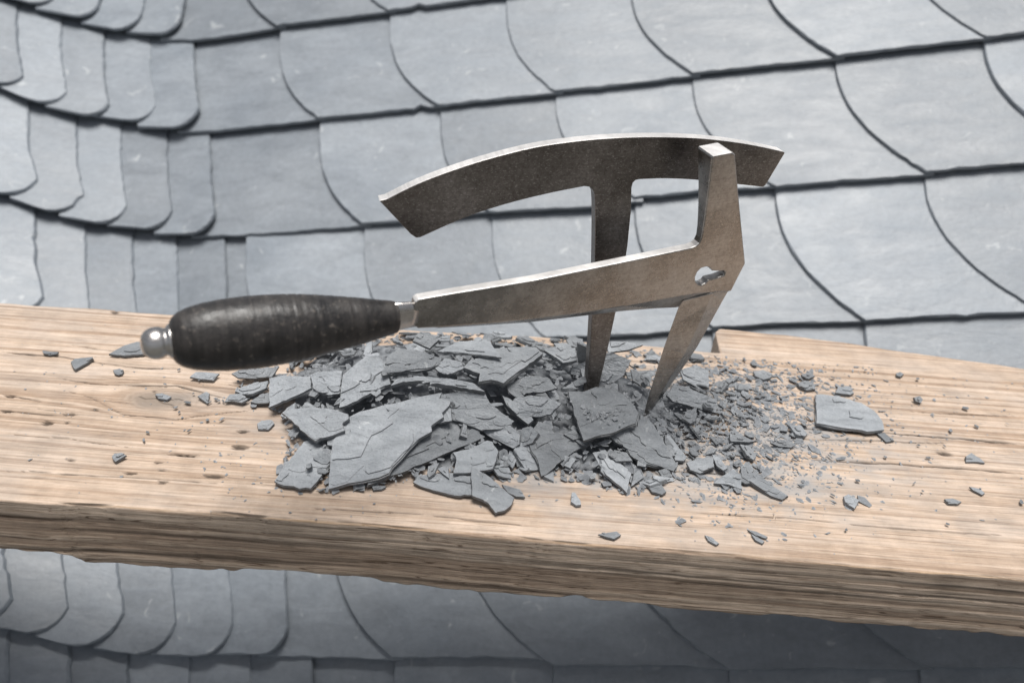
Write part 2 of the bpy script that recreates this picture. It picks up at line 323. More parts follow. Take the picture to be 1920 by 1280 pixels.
TH, H1, H2 = .0050, .0120, .0060
def jag(poly, step, amp):
    out = []; n = len(poly)
    for i in range(n):
        a, b = np.array(poly[i]), np.array(poly[(i+1) % n]); L = np.linalg.norm(b-a); m_ = max(1, int(L/step))
        d = (b-a)/max(L, 1e-9); nn = np.array([-d[1], d[0]])
        for j in range(m_):
            q = a+(b-a)*j/m_
            if j: q = q+nn*random.gauss(0, amp)+d*random.uniform(-.3, .3)*step
            out.append(q)
    return out
def slate(poly, hfun, jitter=.0006, lift=0.0, flat=True):
    pts = jag(poly, .009, jitter)
    if random.random() < .35:                                  # a corner or nick knocked off the lower edge
        i0 = random.randrange(len(pts)); pts[i0] = pts[i0]+(np.mean(pts, axis=0)-pts[i0])*.035
    # the hewn rim: the lower face is cut back a little so the edge shows as a chipped bevel
    cen = np.mean(pts, axis=0)
    top, rim, bot = [], [], []
    tw = [random.uniform(-.0012, .0012) for _ in range(3)]
    for q in pts:
        hh = hfun(q[0], q[1])+lift
        d = q-cen; d = d/np.linalg.norm(d)
        qi = q-d*random.uniform(.0006, .0022)
        top.append(roof_pt(qi[0], qi[1], hh+TH)); rim.append(roof_pt(q[0], q[1], hh+TH*random.uniform(.35, .7)))
        bot.append(roof_pt(q[0], q[1], hh))
    # stone does not bend: lay every slate flat on the best plane through its place on the curved surface
    bh = np.array([float(bend(q[0], q[1])) for q in pts]); pq = np.array(pts); vis = pq[:, 1] < np.max(pq[:, 1])-.3*(np.ptp(pq[:, 1]))
    Am = np.c_[np.ones(len(pq)), pq]; co = np.linalg.lstsq(Am[vis], bh[vis], rcond=None)[0]; dlt = (Am @ co)-bh if flat else -bh
    top = [a+rn*d for a, d in zip(top, dlt)]; rim = [a+rn*d for a, d in zip(rim, dlt)]; bot = [a+rn*d for a, d in zip(bot, dlt)]
    o = roof_pt(cen[0], cen[1], 0); n = len(pts)
    # local axes of the roof so the stone grain lies in the slate's own plane
    Bm = np.array([eu, ev, rn])
    V = [Bm @ (q-o) for q in top+rim+bot]
    fcs = [tuple(range(n)), tuple(range(3*n-1, 2*n-1, -1))]
    for i in range(n):
        j = (i+1) % n; fcs += [(i, n+i, n+j, j), (n+i, 2*n+i, 2*n+j, n+j)]
    me = mesh('slate', V, fcs); fix_normals(me)
    ob = link('slate', me, M_ROOF, roof)
    ob.matrix_world = Matrix(((eu[0], ev[0], rn[0], o[0]), (eu[1], ev[1], rn[1], o[1]), (eu[2], ev[2], rn[2], o[2]), (0, 0, 0, 1)))
    return ob
ks = sorted(LINE)
for k in ks[1:]:
    up, cur = NODE[k-1], NODE[k]
    def tfrac(u, v): a, b_ = line_v(k-1, u), line_v(k, u); return (a-v)/max(a-b_, 1e-4)
    def over(u): return .38*(line_v(k-1, u)-line_v(k, u))
    # pair joints: the top of each joint is the foot of the joint one course up; first course after an inserted joint handles its own
    if len(up) > 0 and abs(k-3) < .5: ups = [line_px_u(2, 469)]+list(up)
    else: ups = list(up)
    m_ = min(len(ups), len(cur))
    for i in range(m_-1):
        uT, uB, uR, uRT = ups[i], cur[i], cur[i+1], ups[i+1]
        tuck = .028; poly = []
        vT = line_v(k-1, uT); poly.append((uT, vT+over(uT)))
        pxT = (([469]+ND[2]) if k == 3 else ND.get(k-1, [])); pxB = ND.get(k, [])
        for q in np.linspace(0, 1, 14):
            if i < len(pxT) and i < len(pxB):
                xT_, xB_ = pxT[i], pxB[i]; yT_ = px_line(k-1, xT_); yB_ = px_line(k, xB_)
                pw = np.interp(xB_, [700, 1700], [3.1, 2.15]); poly.append(tuple(roof_uv(xT_+(xB_-xT_)*q**pw, yT_+(yB_-yT_)*q)))
            else:
                vB = line_v(k, uB); poly.append((uT+(uB-uT)*q**2.5, vT+(vB-vT)*q))
        for q in np.linspace(0.12, 1, 8):
            u = uB+(uR+tuck*.4-uB)*q; poly.append((u, line_v(k, u)))
        poly.append((uR+tuck*.4, line_v(k, uR)+.02)); poly.append((uRT+tuck, line_v(k-1, uRT)+over(uRT)))
        def hf(u, v, a=uT, b_=uR): s = (u-a)/(b_-a); return H1*tfrac(u, v)+H2*(1-s)
        dv = random.gauss(0, .0013); sk_ = random.gauss(0, .004)
        poly = [(a_+.0, b__+dv+sk_*(a_-uT)) for a_, b__ in poly]; slate(poly, hf, lift=random.uniform(0, .0022))
    # slate lying under both its neighbours, between valley and field
    uL, uR, uRT = VAL[k][-1]-.035, cur[0]+.012, ups[0]+.03
    uLt = uL-.005
    poly = [(uLt, line_v(k-1, uLt)+over(uLt))]+[(u, line_v(k, u)) for u in np.linspace(uL, uR, 9)]+[(uR, line_v(k, uR)+.02), (uRT, line_v(k-1, uRT)+over(uRT))]
    slate(poly, lambda u, v: H1*tfrac(u, v)-.0006, flat=False)
    # narrow valley slates, each lapping over the one to its right
    vv = VAL[k]
    for j in range(1, len(vv)):
        uR, uL = vv[j], vv[j-1]-.022; ut = VTOP[k][j]; uLt = VTOP[k][j-1]-.022; ch = .030*random.uniform(.8, 1.15)
        vb = line_v(k, uR-ch); hgt = line_v(k-1, uR)-vb
        poly = [(uLt, line_v(k-1, uLt)+over(uL))]+[(u, line_v(k, u)) for u in np.linspace(uL, uR-ch, 6)]
        for a in (18, 36, 54, 72): poly.append((uR-ch+ch*math.sin(math.radians(a))*.97, vb+ch*.95*(1-math.cos(math.radians(a)))))
        poly += [(uR, vb+ch), (ut*.5+uR*.5, vb+hgt*.55), (ut, line_v(k-1, ut)), (ut, line_v(k-1, ut)+over(uR))]
        def hf(u, v, a=uL, b_=uR): s = (u-a)/(b_-a); return H1*1.25*tfrac(u, v)+H2*1.25*s
        dv = random.gauss(0, .002)
        poly = [(a_, b__+dv) for a_, b__ in poly]; slate(poly, hf, lift=random.uniform(0, .003))

# ------------------------------------------------------------------ plank
XA, XB, TK = -.95, .95, .0485
def front_y(x): return np.interp(x, [-.95, -.314, -.099, .104, .332, .95], [.350, .3535, .3565, .3525, .3508, .349])
def back_y(x):
    b0 = np.interp(x, [-.95, -.45, -.342, .009, .185, .95], [.584, .5885, .5885, .5965, .5955, .594])
    b1 = np.interp(x, [.186, .191, .25, .459, .95], [.630, .6365, .636, .607, .600])
    return np.where(x > .1855, b1, b0)
xs = np.concatenate([np.arange(XA, -.50, .006), np.arange(-.50, .184, .0024), [.1848, .1862], np.arange(.188, .50, .0024), np.arange(.50, XB, .006)])
nt_, na, nf = 300, 10, 76
TW = np.linspace(0, 1, nt_)                                     # back -> front across the top
x2 = np.repeat(xs[:, None], nt_, 1)
fy, by = front_y(xs)+.0055, back_y(xs)
fy = fy+.0022*(NZ[3].fbm(xs*9, xs*0+3)-.47)*2; by = by+.004*(NZ[4].fbm(xs*14, xs*0+8)-.47)*2
RAD = .0012+.0026*np.clip(NZ[5].fbm(xs*11, xs*0+1)-.35, 0, 1)*2      # worn arris
y2 = by[:, None]+(fy-by+RAD*.9)[:, None]*TW[None, :]
KX, KY, _ = onz(300, 750)                                        # knot
def grain_coord(x, y):
    dx, dy = (x-KX)/2.1, (y-KY); r2 = dx*dx+dy*dy; Rk = .017
    psi = dy*(1-Rk*Rk*.9/np.maximum(r2, Rk*Rk))
    g_ = psi+.010*(NZ[0].fbm(x*2.0+5, y*3, 3)-.45)+.0012*(NZ[1].fbm(x*14, y*40, 3)-.45)
    ink = np.clip(1.5-np.sqrt(r2)/(Rk*.60)+.5*(NZ[3].fbm(x*70, y*110)-.47), 0, 1)
    ring = np.sqrt((dx*1.5)**2+(dy*1.3)**2)
    return g_, np.minimum(1, ink*1.3), ring
g_, ink, ring = grain_coord(x2, y2)
def grainline(g_, x, base):
    a = NZ[2](g_*base, x*3.1+3); b = NZ[6](g_*base*2.3+40, x*6.0); c_ = NZ[7](g_*base*.45+11, x*1.7)
    v = .5*a+.25*b+.25*c_
    return np.clip((v-.35)/.33, 0, 1)
gl = grainline(g_, x2, 430)
gl = gl*(1-ink)+ink*np.clip(.5+.5*np.sin(ring*1600+3*NZ[8].fbm(x2*60, y2*60)), 0, 1)
rel = np.clip(NZ[9].fbm(x2*4, y2*12)*2-.45, .15, 1)
frontness = np.clip((.47-y2)/.10, 0, 1)                          # coarser weathered ribs towards the front arris
ribs = grainline(g_, x2, 175)
gl2 = gl*(1-.55*frontness)+ribs*.55*frontness
zt = -.00045*gl*rel - .0006*ribs**2*frontness*rel + .0012*(NZ[10].fbm(x2*6, y2*14)-.47)
crack = np.zeros_like(x2)
def add_crack(pts, wd, depth, wob=.0006):
    global zt, crack
    P = np.array([onz(*q)[:2] for q in pts]); yc = np.interp(x2, P[:, 0], P[:, 1])+wob*(NZ[11].fbm(x2*45, x2*0+len(pts)*3.7)-.47)*4
    inside = (x2 > P[0, 0]) & (x2 < P[-1, 0])
    e = np.clip(np.minimum(x2-P[0, 0], P[-1, 0]-x2)/.02, 0, 1)
    ww = wd*e*(.5+NZ[8](x2*60, x2*0+5))
    mk = np.clip(1.6-np.abs(y2-yc)/np.maximum(ww, 1e-5), 0, 1)*inside
    crack = np.maximum(crack, mk); zt = zt-depth*mk
W1 = .0007
for pts, wd in [([(0, 659), (110, 668), (190, 680), (270, 690), (340, 690)], W1), ([(125, 645), (170, 652), (215, 658), (290, 676)], W1*.8),
                ([(110, 708), (180, 719), (260, 722), (330, 722), (390, 738), (430, 747), (510, 745)], W1),
                ([(400, 715), (450, 724), (520, 735)], W1*.8), ([(0, 738), (25, 742), (85, 754)], W1*1.3), ([(0, 770), (25, 772), (160, 780)], W1),
                ([(60, 764), (115, 770), (135, 772)], W1*1.2), ([(110, 728), (170, 745), (230, 776), (330, 785), (400, 775), (480, 766)], W1*.6),
                ([(175, 750), (240, 754)], W1*.5), ([(1440, 798), (1560, 806), (1700, 814), (1920, 832)], W1*1.1), ([(1390, 812), (1500, 822), (1640, 826), (1790, 831)], W1*.7),
                ([(1500, 860), (1640, 868), (1780, 876), (1920, 888)], W1*.9), ([(300, 851), (340, 853), (380, 852)], W1*1.8), ([(0, 812), (130, 822), (240, 838)], W1*.5),
                ([(1700, 770), (1800, 776), (1920, 780)], W1*.5), ([(1080, 870), (1300, 885), (1500, 900)], W1*.5), ([(0, 880), (200, 892), (420, 905)], W1*.5),
                ([(560, 950), (760, 960), (1000, 985)], W1*.5), ([(1300, 960), (1500, 972), (1700, 992), (1900, 1003)], W1*.5)]:
    add_crack(pts, wd, .0016)
# short gouges and splintered pits
for (px, py, ln, hh) in [(130, 775, 22, 5), (90, 792, 18, 8), (178, 767, 12, 5), (450, 838, 26, 9), (345, 853, 44, 4), (400, 892, 30, 6), (305, 903, 16, 5), (247, 886, 20, 5), (20, 742, 20, 5), (12, 770, 22, 5),
                         (455, 808, 18, 5), (1770, 850, 30, 7), (215, 585, 14, 8), (125, 791, 10, 4), (133, 861, 12, 4), (305, 880, 14, 4), (295, 866, 10, 3)]:
    c0 = onz(px, py); a = ln/2/2450*1.0; b_ = hh/2/1500
    q = ((x2-c0[0])/a)**2+((y2-c0[1])/b_)**2+.8*(NZ[3](x2*700, y2*1500)-.5)*2
    mk = np.clip(1.5-q, 0, 1); crack = np.maximum(crack, mk*.85); zt = zt-.0014*mk
# radial checks in the knot
for ang in (-.5, .15, 2.2, 3.0):
    dx, dy = x2-KX, y2-KY; al = dx*math.cos(ang)+dy*math.sin(ang); pe = -dx*math.sin(ang)+dy*math.cos(ang)+.0012*np.sin(al*400)
    mk = np.clip(1.4-np.abs(pe)/.0005, 0, 1)*((al > -.002) & (al < .016)); crack = np.maximum(crack, mk*.8)
dq = [onz(900, 780), onz(1350, 790), onz(1180, 860)]
du = np.zeros_like(x2)
for q, sx_, sy_, aa in ((dq[0], .16, .055, .7), (dq[1], .12, .06, 1.0), (dq[2], .15, .045, .8)):
    du = du+aa*np.exp(-((x2-q[0])/sx_)**2-((y2-q[1])/sy_)**2)
du = np.clip(du*np.clip((NZ[8].fbm(x2*60, y2*140, 5)-.33)*3.2, 0, 1)+.16*np.clip((NZ[4].fbm(x2*18, y2*40, 5)-.5)*6, 0, 1), 0, .75)
A_du = []
# arris + front face rows
V, A_gr, A_cr, A_kn, A_gy, A_fr = [], [], [], [], [], []
nx = len(xs); rows = []
def addrow(x, y, z, gr, cr, kn, gy, fr):
    rows.append(len(V)); V.extend(zip(x, y, z))
    for L, v in ((A_gr, gr), (A_cr, cr), (A_kn, kn), (A_gy, gy), (A_fr, fr)): L.extend(np.broadcast_to(v, x.shape))
for j in range(nt_):
    zz = zt[:, j]
    addrow(xs, y2[:, j], zz, gl2[:, j], crack[:, j], ink[:, j]*.9, .10*np.clip((NZ[9].fbm(xs*5, y2[:, j]*20)-.42)*4, 0, 1), 0.0)
    A_du.extend(du[:, j])
yl, zl = y2[:, -1], zt[:, -1]
chip = np.clip((NZ[7].fbm(xs*42, xs*0+21, 5)-.44)*4, 0, 1)*.0018*np.where(xs < -.12, 1, .5)
for j in range(1, na+1):
    a = math.pi/2*j/na
    y = fy+RAD*.9-(np.sin(a))*RAD*.9+chip*math.sin(a)**.5; z = zl-(1-math.cos(a))*RAD-chip*math.sin(2*a)+.0007*math.sin(2*a)*(NZ[10](xs*260, xs*0+j*.6)-.5)
    gr = grainline(yl*1.0-z*1.0, xs, 190)
    addrow(xs, y, z-.0004*gr, gr*.8+.1, 0, 0, .12*j/na, .5*np.clip(NZ[2].fbm(xs*17, xs*0+j*.22)*3-1.2, 0, 1)*math.sin(a*2)**2)
z0 = zl-RAD
bot_ragged = -TK+.0045*np.clip((NZ[5].fbm(xs*20, xs*0+31, 4)-.5)*6, 0, 1)+.0015*(NZ[6](xs*120, xs*0)-.5)+np.interp(xs, [-.296, -.280, -.272], [.008, .0065, 0])
for j in range(1, nf+1):
    t = j/nf; z = z0+(bot_ragged-z0)*t
    zc = z+.013+.006*(NZ[0].fbm(xs*2.2, xs*0+60, 3)-.45)
    gr = np.clip(grainline(zc, xs, 260)*1.25-.1, 0, 1)
    deep = np.clip((NZ[2](zc*420+50, xs*5)-.62)*5, 0, 1)*min(1, t*7)*np.clip(NZ[9].fbm(xs*5, zc*300)*2.6-.6, 0, 1)
    y = fy+chip*(1-t)**4-.0045*t+min(1, t*6)*(.00035*(gr-.5)+.0007*deep+.0006*(NZ[1].fbm(xs*7, zc*40)-.5))
    addrow(xs, y, z, np.clip(gr*1.05, 0, 1), deep*.5, 0, min(1, .8+t*5)*(.82+.18*NZ[3].fbm(xs*6, zc*60)), 0.0)
for yy, zz in ((fy+.02, -TK-.0004), (by-.01, -TK-.0004)):
    addrow(xs, yy, np.full_like(xs, zz), .5, 0, 0, .3, 0)
for t in (0, .35, .7, .93):
    addrow(xs, by+.0015*(1-t), -TK+t*TK+0*xs, .5, 0, 0, .1, 0)
A_du.extend([0.0]*(len(V)-len(A_du)))
nr = len(rows); faces = []
for j in range(nr):
    a0, b0 = rows[j], rows[(j+1) % nr]
    for i in range(nx-1): faces.append((a0+i, b0+i, b0+i+1, a0+i+1))
faces.append(tuple(rows[j] for j in range(nr))); faces.append(tuple(rows[j]+nx-1 for j in range(nr-1, -1, -1)))
pm = mesh('plank', V, faces, True)
for nm, L in (('grain', A_gr), ('crack', A_cr), ('knot', A_kn), ('grey', A_gy), ('fresh', A_fr), ('dust', A_du)):
    at = pm.attributes.new(nm, 'FLOAT', 'POINT'); at.data.foreach_set('value', np.array(L, dtype=np.float32))
plank = link('plank', pm, M_WOOD)
tag(plank, 'thick weathered wooden scaffold plank with a knot, cracks and a notched back edge', 'plank')

# ------------------------------------------------------------------ slate hammer
def build_loft(name, front, back, mat, parent, hole_f=None, hole_b=None, bevel=.0006, shiny=None):
    bm = bmesh.new()
    vf = [bm.verts.new(v) for v in front]; vb = [bm.verts.new(v) for v in back]; n = len(vf)
    ef = [bm.edges.new((vf[i], vf[(i+1) % n])) for i in range(n)]
    hf_, hb_ = [], []
    if hole_f is not None:
        hf_ = [bm.verts.new(v) for v in hole_f]; hb_ = [bm.verts.new(v) for v in hole_b]
        ef += [bm.edges.new((hf_[i], hf_[(i+1) % len(hf_)])) for i in range(len(hf_))]
    res = bmesh.ops.triangle_fill(bm, use_beauty=True, edges=ef)
    mp_ = dict(zip(vf+hf_, vb+hb_))
    for fc in [q for q in res['geom'] if isinstance(q, bmesh.types.BMFace)]:
        bm.faces.new([mp_[v] for v in reversed(fc.verts)])
    for A, B in ((vf, vb), (hf_, hb_)):
        for i in range(len(A)):
            j = (i+1) % len(A); bm.faces.new((A[i], A[j], B[j], B[i]))
    bmesh.ops.recalc_face_normals(bm, faces=bm.faces)
    me = bpy.data.meshes.new(name); bm.to_mesh(me); bm.free()
    o = link(name, me, mat, parent)
    if shiny is not None:                                      # upward faces: burnished by use, sky highlight put into the pale colour
        me.materials.append(M_WORN_GLINT)
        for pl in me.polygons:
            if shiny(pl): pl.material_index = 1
    if bevel:
        md = o.modifiers.new('bevel', 'BEVEL'); md.width = bevel; md.segments = 2; md.limit_method = 'ANGLE'; md.angle_limit = math.radians(35)
        md.harden_normals = False; md.material = -1
    return o
ps, ln_ = math.radians(27), math.radians(4)
hd = np.array([-math.cos(ps), -math.sin(ps), 0]); nb0 = np.array([-math.sin(ps), math.cos(ps), 0])
hup = math.cos(ln_)*np.array([0, 0, 1])-math.sin(ln_)*nb0; hn = unit(np.cross(hup, hd)); hn = hn*np.sign(hn @ nb0)
TIP = onz(1218, 768, .012)
def hp(x, y, back=0.0): return onplane(x, y, TIP+hn*back, hn)
TS = .0065
hroot = bpy.data.objects.new('slate_hammer', None); COL.objects.link(hroot); hroot.location = TIP; hroot.empty_display_size = .05
tag(hroot, 'steel slater hammer with dark leather grip, its pick driven into the slate heap', 'hammer')
def rel(o): o.matrix_parent_inverse = Matrix.Translation(Vector(-TIP)); return o
def catmull(P, m_=6):
    P = [np.array(q, float) for q in P]; out = []
    for i in range(len(P)-1):
        p0, p1, p2, p3 = P[max(i-1, 0)], P[i], P[i+1], P[min(i+2, len(P)-1)]
        for j in range(m_):
            t = j/m_; out.append(.5*((2*p1)+(-p0+p2)*t+(2*p0-5*p1+4*p2-p3)*t*t+(-p0+3*p1-3*p2+p3)*t**3))
    out.append(P[-1]); return out
fr, bk = [], []
def hv(x, y, th_, bx=None):
    q = hp(x, y); fr.append(q); bk.append(q+hn*th_ if bx is None else hp(bx[0], bx[1], th_))
for (x, y) in [(777, 578), (779, 567), (786, 561), (850, 550), (920, 539), (1000, 526), (1100, 505.5), (1200, 485), (1296, 465), (1305, 461.5), (1311, 456), (1315, 448)]: hv(x, y, TS)
for t in np.linspace(0.1, 1, 8): hv(1315+20*t**.8, 447-150*t, TS+.0090*t**1.2)
hv(1338, 293, .0158); hv(1374, 286, .0158); hv(1379, 291, .0155)
for t in np.linspace(.12, 1, 7): hv(1379+18*t**1.1, 291+196*t, .0155-.0085*t)
hv(1397.5, 494, .0068); hv(1384, 520, .0066); hv(1371, 546, .0066)
for (x, y, by_) in [(1340, 547, 566), (1310, 549, 571), (1275, 554.5, 577), (1240, 561, 578.5), (1170, 574, 584), (1100, 586, 592.5), (1000, 598, 604.5), (900, 607.5, 611), (830, 613, 615)]: hv(x, y, TS, (x-8, by_))
hv(784, 616, TS); hv(778, 611, TS)
hole = []
for a in np.linspace(35, 320, 14): hole.append((1322+18*math.cos(math.radians(a))*1.0, 516.5-18*math.sin(math.radians(a))*1.0))
hole = [(1330, 502), (1324, 500.5), (1315, 503), (1308, 510), (1304, 519), (1304, 528), (1309, 533.5), (1316, 534.5), (1323, 531), (1328, 525), (1345, 521), (1358, 516), (1360, 511), (1357, 508), (1345, 508.5), (1336, 508)]
hole = hole[::-1]
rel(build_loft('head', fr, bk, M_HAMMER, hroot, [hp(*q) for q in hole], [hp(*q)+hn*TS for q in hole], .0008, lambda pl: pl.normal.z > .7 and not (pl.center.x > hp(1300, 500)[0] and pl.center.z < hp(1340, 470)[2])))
# pick: four-sided tapering point
secs = []
for (L_, Fm, R_, dF, dB) in [((1284, 566), (1334, 549), (1377, 535), .0005, .0062), ((1275, 580), (1326, 570), (1360, 566), .0006, .007), ((1262, 617), (1305, 612), (1337, 609), .0016, .008), ((1248, 655), (1281, 660), (1311, 655), .0022, .0075),
                             ((1234, 695), (1256, 700), (1281, 697), .0022, .006), ((1221, 733), (1235, 737), (1250, 737), .0018, .004), ((1213, 757), (1220, 760), (1231, 761), .0012, .003), ((1206, 782), (1209, 783), (1212, 783), .0004, .001)]:
    q0 = hp(*L_)+hn*dB*.35; q1 = hp(*Fm)-hn*dF; q2 = hp(*R_)+hn*dB*.35
    secs.append([q0, q1, q2, hp((L_[0]+R_[0])/2, (L_[1]+R_[1])/2)+hn*dB])
vs = [v for s in secs for v in s]; fs = [(3, 2, 1, 0), tuple(len(vs)-4+i for i in range(4))]
for i in range(len(secs)-1):
    for j in range(4): a, b_ = i*4+j, i*4+(j+1) % 4; fs.append((a, b_, b_+4, a+4))
me = mesh('pick', vs, fs); fix_normals(me); pk = rel(link('pick', me, M_HAMMER, hroot))
md = pk.modifiers.new('bevel', 'BEVEL'); md.width = .0006; md.segments = 2; md.limit_method = 'ANGLE'; md.angle_limit = math.radians(25)
# turned parts along the tang axis
def lathe(name, axis0, axis1, prof, mat, nseg=40, ecc=1.0, wob=0.0):
    a0, a1 = hp(*axis0)+hn*TS/2, hp(*axis1)+hn*TS/2; ax = a1-a0; L = np.linalg.norm(ax); ax = ax/L
    e1 = hn; e2 = unit(np.cross(ax, e1)); V_, F_ = [], []
    for i, (t, r_) in enumerate(prof):
        for s in range(nseg):
            a = 2*math.pi*s/nseg; rr = r_*(1+wob*(random.random()-.5))
            V_.append((t*L, rr*math.cos(a)*ecc, rr*math.sin(a)))
    for i in range(len(prof)-1):
        for s in range(nseg): s2 = (s+1) % nseg; F_.append((i*nseg+s, i*nseg+s2, (i+1)*nseg+s2, (i+1)*nseg+s))
    F_ += [tuple(range(nseg)), tuple(range(len(prof)*nseg-1, (len(prof)-1)*nseg-1, -1))]
    me = mesh(name, V_, F_, True); fix_normals(me); o = link(name, me, mat, hroot)
    o.matrix_world = Matrix(((ax[0], e1[0], e2[0], a0[0]), (ax[1], e1[1], e2[1], a0[1]), (ax[2], e1[2], e2[2], a0[2]), (0, 0, 0, 1)))
    o.matrix_parent_inverse = Matrix.Translation(Vector(-TIP))
    return o
AX0, AX1 = (319, 646), (747, 600)
zg0 = (hp(330, 630)-C) @ F; zg1 = (hp(740, 590)-C) @ F
# grip radius in pixels along its length -> metres at that depth
gp = [(0, 20), (.006, 36), (.018, 45), (.04, 53), (.08, 60.5), (.14, 66.5), (.22, 70), (.32, 71), (.42, 69.5), (.52, 66), (.62, 60), (.72, 53), (.82, 45.5), (.9, 39), (.955, 34.5), (.985, 32.5), (.996, 30), (1, 25)]
ts = np.concatenate([[0, .003, .007, .012, .018], np.linspace(.025, .985, 110), [.99, .994, .997, 1]])
prof = []
for i, t in enumerate(ts):
    rp = np.interp(t, [q[0] for q in gp], [q[1] for q in gp]); z = zg0+(zg1-zg0)*t
    groove = -.0003*(NZ[4](t*70, .5) > .8)+.00010*(NZ[5](t*55, 2.2)-.5)
    prof.append((t, max(.001, rp*z/FPX*1.0+groove)))
lathe('grip', AX0, AX1, prof, M_GRIP, 48, .93, .008)
z = zg1; px = z/FPX
fer = [(0, 27), (.05, 31), (.15, 32), (.4, 31), (.75, 29.5), (1, 29)]
lathe('ferrule', (738, 600.5), (784, 594), [(t, r_*px) for t, r_ in fer], M_BRIGHT, 36, .42)
z = zg0; px = z/FPX
cl_ = [(0, 5), (.02, 11), (.06, 17), (.13, 22.5), (.23, 27), (.36, 30), (.5, 31), (.64, 30.5), (.72, 28.5), (.78, 26.5), (.84, 27), (.9, 32), (1, 34)]
lathe('pommel', (264, 654), (324, 646.5), [(t, r_*px) for t, r_ in cl_], M_BRIGHT, 36, 1.0)

# ------------------------------------------------------------------ slater's bridge (curved dressing iron on a spike)
ps2 = math.radians(17); bn = np.array([-math.sin(ps2), math.cos(ps2), 0])
BASE = onz(1110, 730, .020)
def bp(x, y, back=0.0): return onplane(x, y, BASE+bn*back, bn)
broot = bpy.data.objects.new('slate_dressing_iron', None); COL.objects.link(broot); broot.location = BASE*np.array([1, 1, 0])
tag(broot, 'dark iron curved dressing bar on an upright spike standing behind the hammer', 'dressing iron')
topc = catmull([(716, 378), (780, 346), (850, 319), (920, 297), (1000, 277), (1080, 265), (1160, 258.5), (1240, 257), (1320, 260), (1400, 270), (1468, 284)], 5)
botr = catmull([(1431, 351), (1385, 346), (1310, 338), (1250, 335), (1200, 336.5)], 4)
botl = catmull([(1096, 349.5), (1040, 360.5), (980, 374.5), (920, 391.5), (860, 413), (800, 440)], 4)
ol = [(711, 376.5)]+[tuple(q) for q in topc[1:]]+[(1472, 287), (1436, 347)]+[tuple(q) for q in botr]+[(1192, 338), (1187, 343), (1184.5, 352), (1184, 375), (1183, 400), (1180, 430), (1177, 460), (1170.5, 505), (1162, 545)]+[(1113, 545), (1115, 505), (1116, 460), (1116.5, 420), (1116.5, 385), (1115.5, 366), (1112, 357), (1106, 351)]+[tuple(q) for q in botl]+[(789, 445), (780, 446), (770, 439)]
TB = .0085
ff = [bp(*q) for q in ol]
def brel(o): o.matrix_parent_inverse = Matrix.Translation(-broot.location); return o
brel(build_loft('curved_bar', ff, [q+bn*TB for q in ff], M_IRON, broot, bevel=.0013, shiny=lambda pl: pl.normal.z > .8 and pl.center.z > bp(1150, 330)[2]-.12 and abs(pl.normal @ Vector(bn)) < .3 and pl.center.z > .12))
# spike: tapering rectangular post, chamfered front-left arris, running down through the heap into the plank
prow = [(520, 1115, 1166), (580, 1112, 1157), (640, 1108.5, 1144), (700, 1104, 1130), (735, 1101, 1121.5)]
spv = []
for (y, xl, xr) in prow:
    a, b_ = bp(xl, y), bp(xr, y); dz = .0090
    spv.append([a+bn*.0016, a+(b_-a)*.16+bn*.0003, b_+bn*.0003+(a-b_)*.06, b_+bn*.0012, b_+bn*dz, a+bn*dz])
a, b_ = spv[-1][0], spv[-2][0]
dv = np.array([spv[-1][i]-spv[-2][i] for i in range(6)]); cen = np.mean(spv[-1], axis=0); dc = np.mean(dv, axis=0)
low = cen+dc*((cen[2]-.0005)/-dc[2]); spv.append([low+(q-cen)*.55 for q in spv[-1]])
vs = [v for s in spv for v in s]; fs = [(5, 4, 3, 2, 1, 0), tuple(len(vs)-6+i for i in range(6))]
for i in range(len(spv)-1):
    for j in range(6): a, b_ = i*6+j, i*6+(j+1) % 6; fs.append((a, b_, b_+6, a+6))
me = mesh('spike', vs, fs); fix_normals(me); sk = brel(link('spike', me, M_IRON, broot))
md = sk.modifiers.new('bevel', 'BEVEL'); md.width = .0005; md.segments = 2; md.limit_method = 'ANGLE'; md.angle_limit = math.radians(25)

# ------------------------------------------------------------------ slate pieces of the heap, traced and laid on their own tilted planes
def z5(q): return (480+q[0]/3.692, 700+q[1]/3.692)
def z8(q): return (600+q[0]/3.84, 600+q[1]/3.84)
def z6(q): return (900+q[0]/3.658, 640+q[1]/3.658)
def z7(q): return (1240+q[0]/2.8235, 600+q[1]/2.8235)
def z1(q): return (200+q[0]/3, 500+q[1]/3)
def zl_(q): return (q[0]/3.556, 540+q[1]/3.556)
def zid(q): return q
HERO = []
def H(fn, outl, anch, label, thick=4.0, flakes=2, name='slate_offcut'):
    HERO.append((fn, outl, anch, label, thick*.62/1000, flakes+1, name))
H(z5, [(500, 800), (510, 650), (525, 480), (530, 440), (640, 300), (720, 260), (870, 220), (1000, 195), (1130, 160), (1290, 128), (1270, 170), (1350, 190), (1340, 220), (1290, 270), (1300, 300), (1215, 360), (1220, 400), (1130, 450), (1060, 520), (1000, 590), (940, 650), (920, 690), (850, 720), (740, 745), (640, 760), (560, 785)],
  [(500, 800, 4), (1290, 128, 31), (940, 650, 12)], 'largest flat slate offcut leaning on the front of the heap', 4, 3)
H(z5, [(770, 773), (1000, 690), (1200, 607), (1400, 515), (1590, 437), (1500, 370), (1420, 310), (1280, 200), (1050, 300), (900, 500), (800, 650)], [(770, 773, 5), (1590, 437, 12), (1280, 200, 22)], 'smooth slate with a pale sawn edge under the largest offcut', 5, 1)
H(z5, [(1240, 150), (1380, 128), (1590, 140), (1620, 200), (1690, 260), (1790, 330), (1700, 385), (1560, 395), (1480, 365), (1340, 310), (1300, 280), (1300, 200)], [(1280, 140, 30), (1790, 330, 21), (1480, 360, 18)], 'flaking slate with ragged layers just behind the largest offcut', 5, 6)
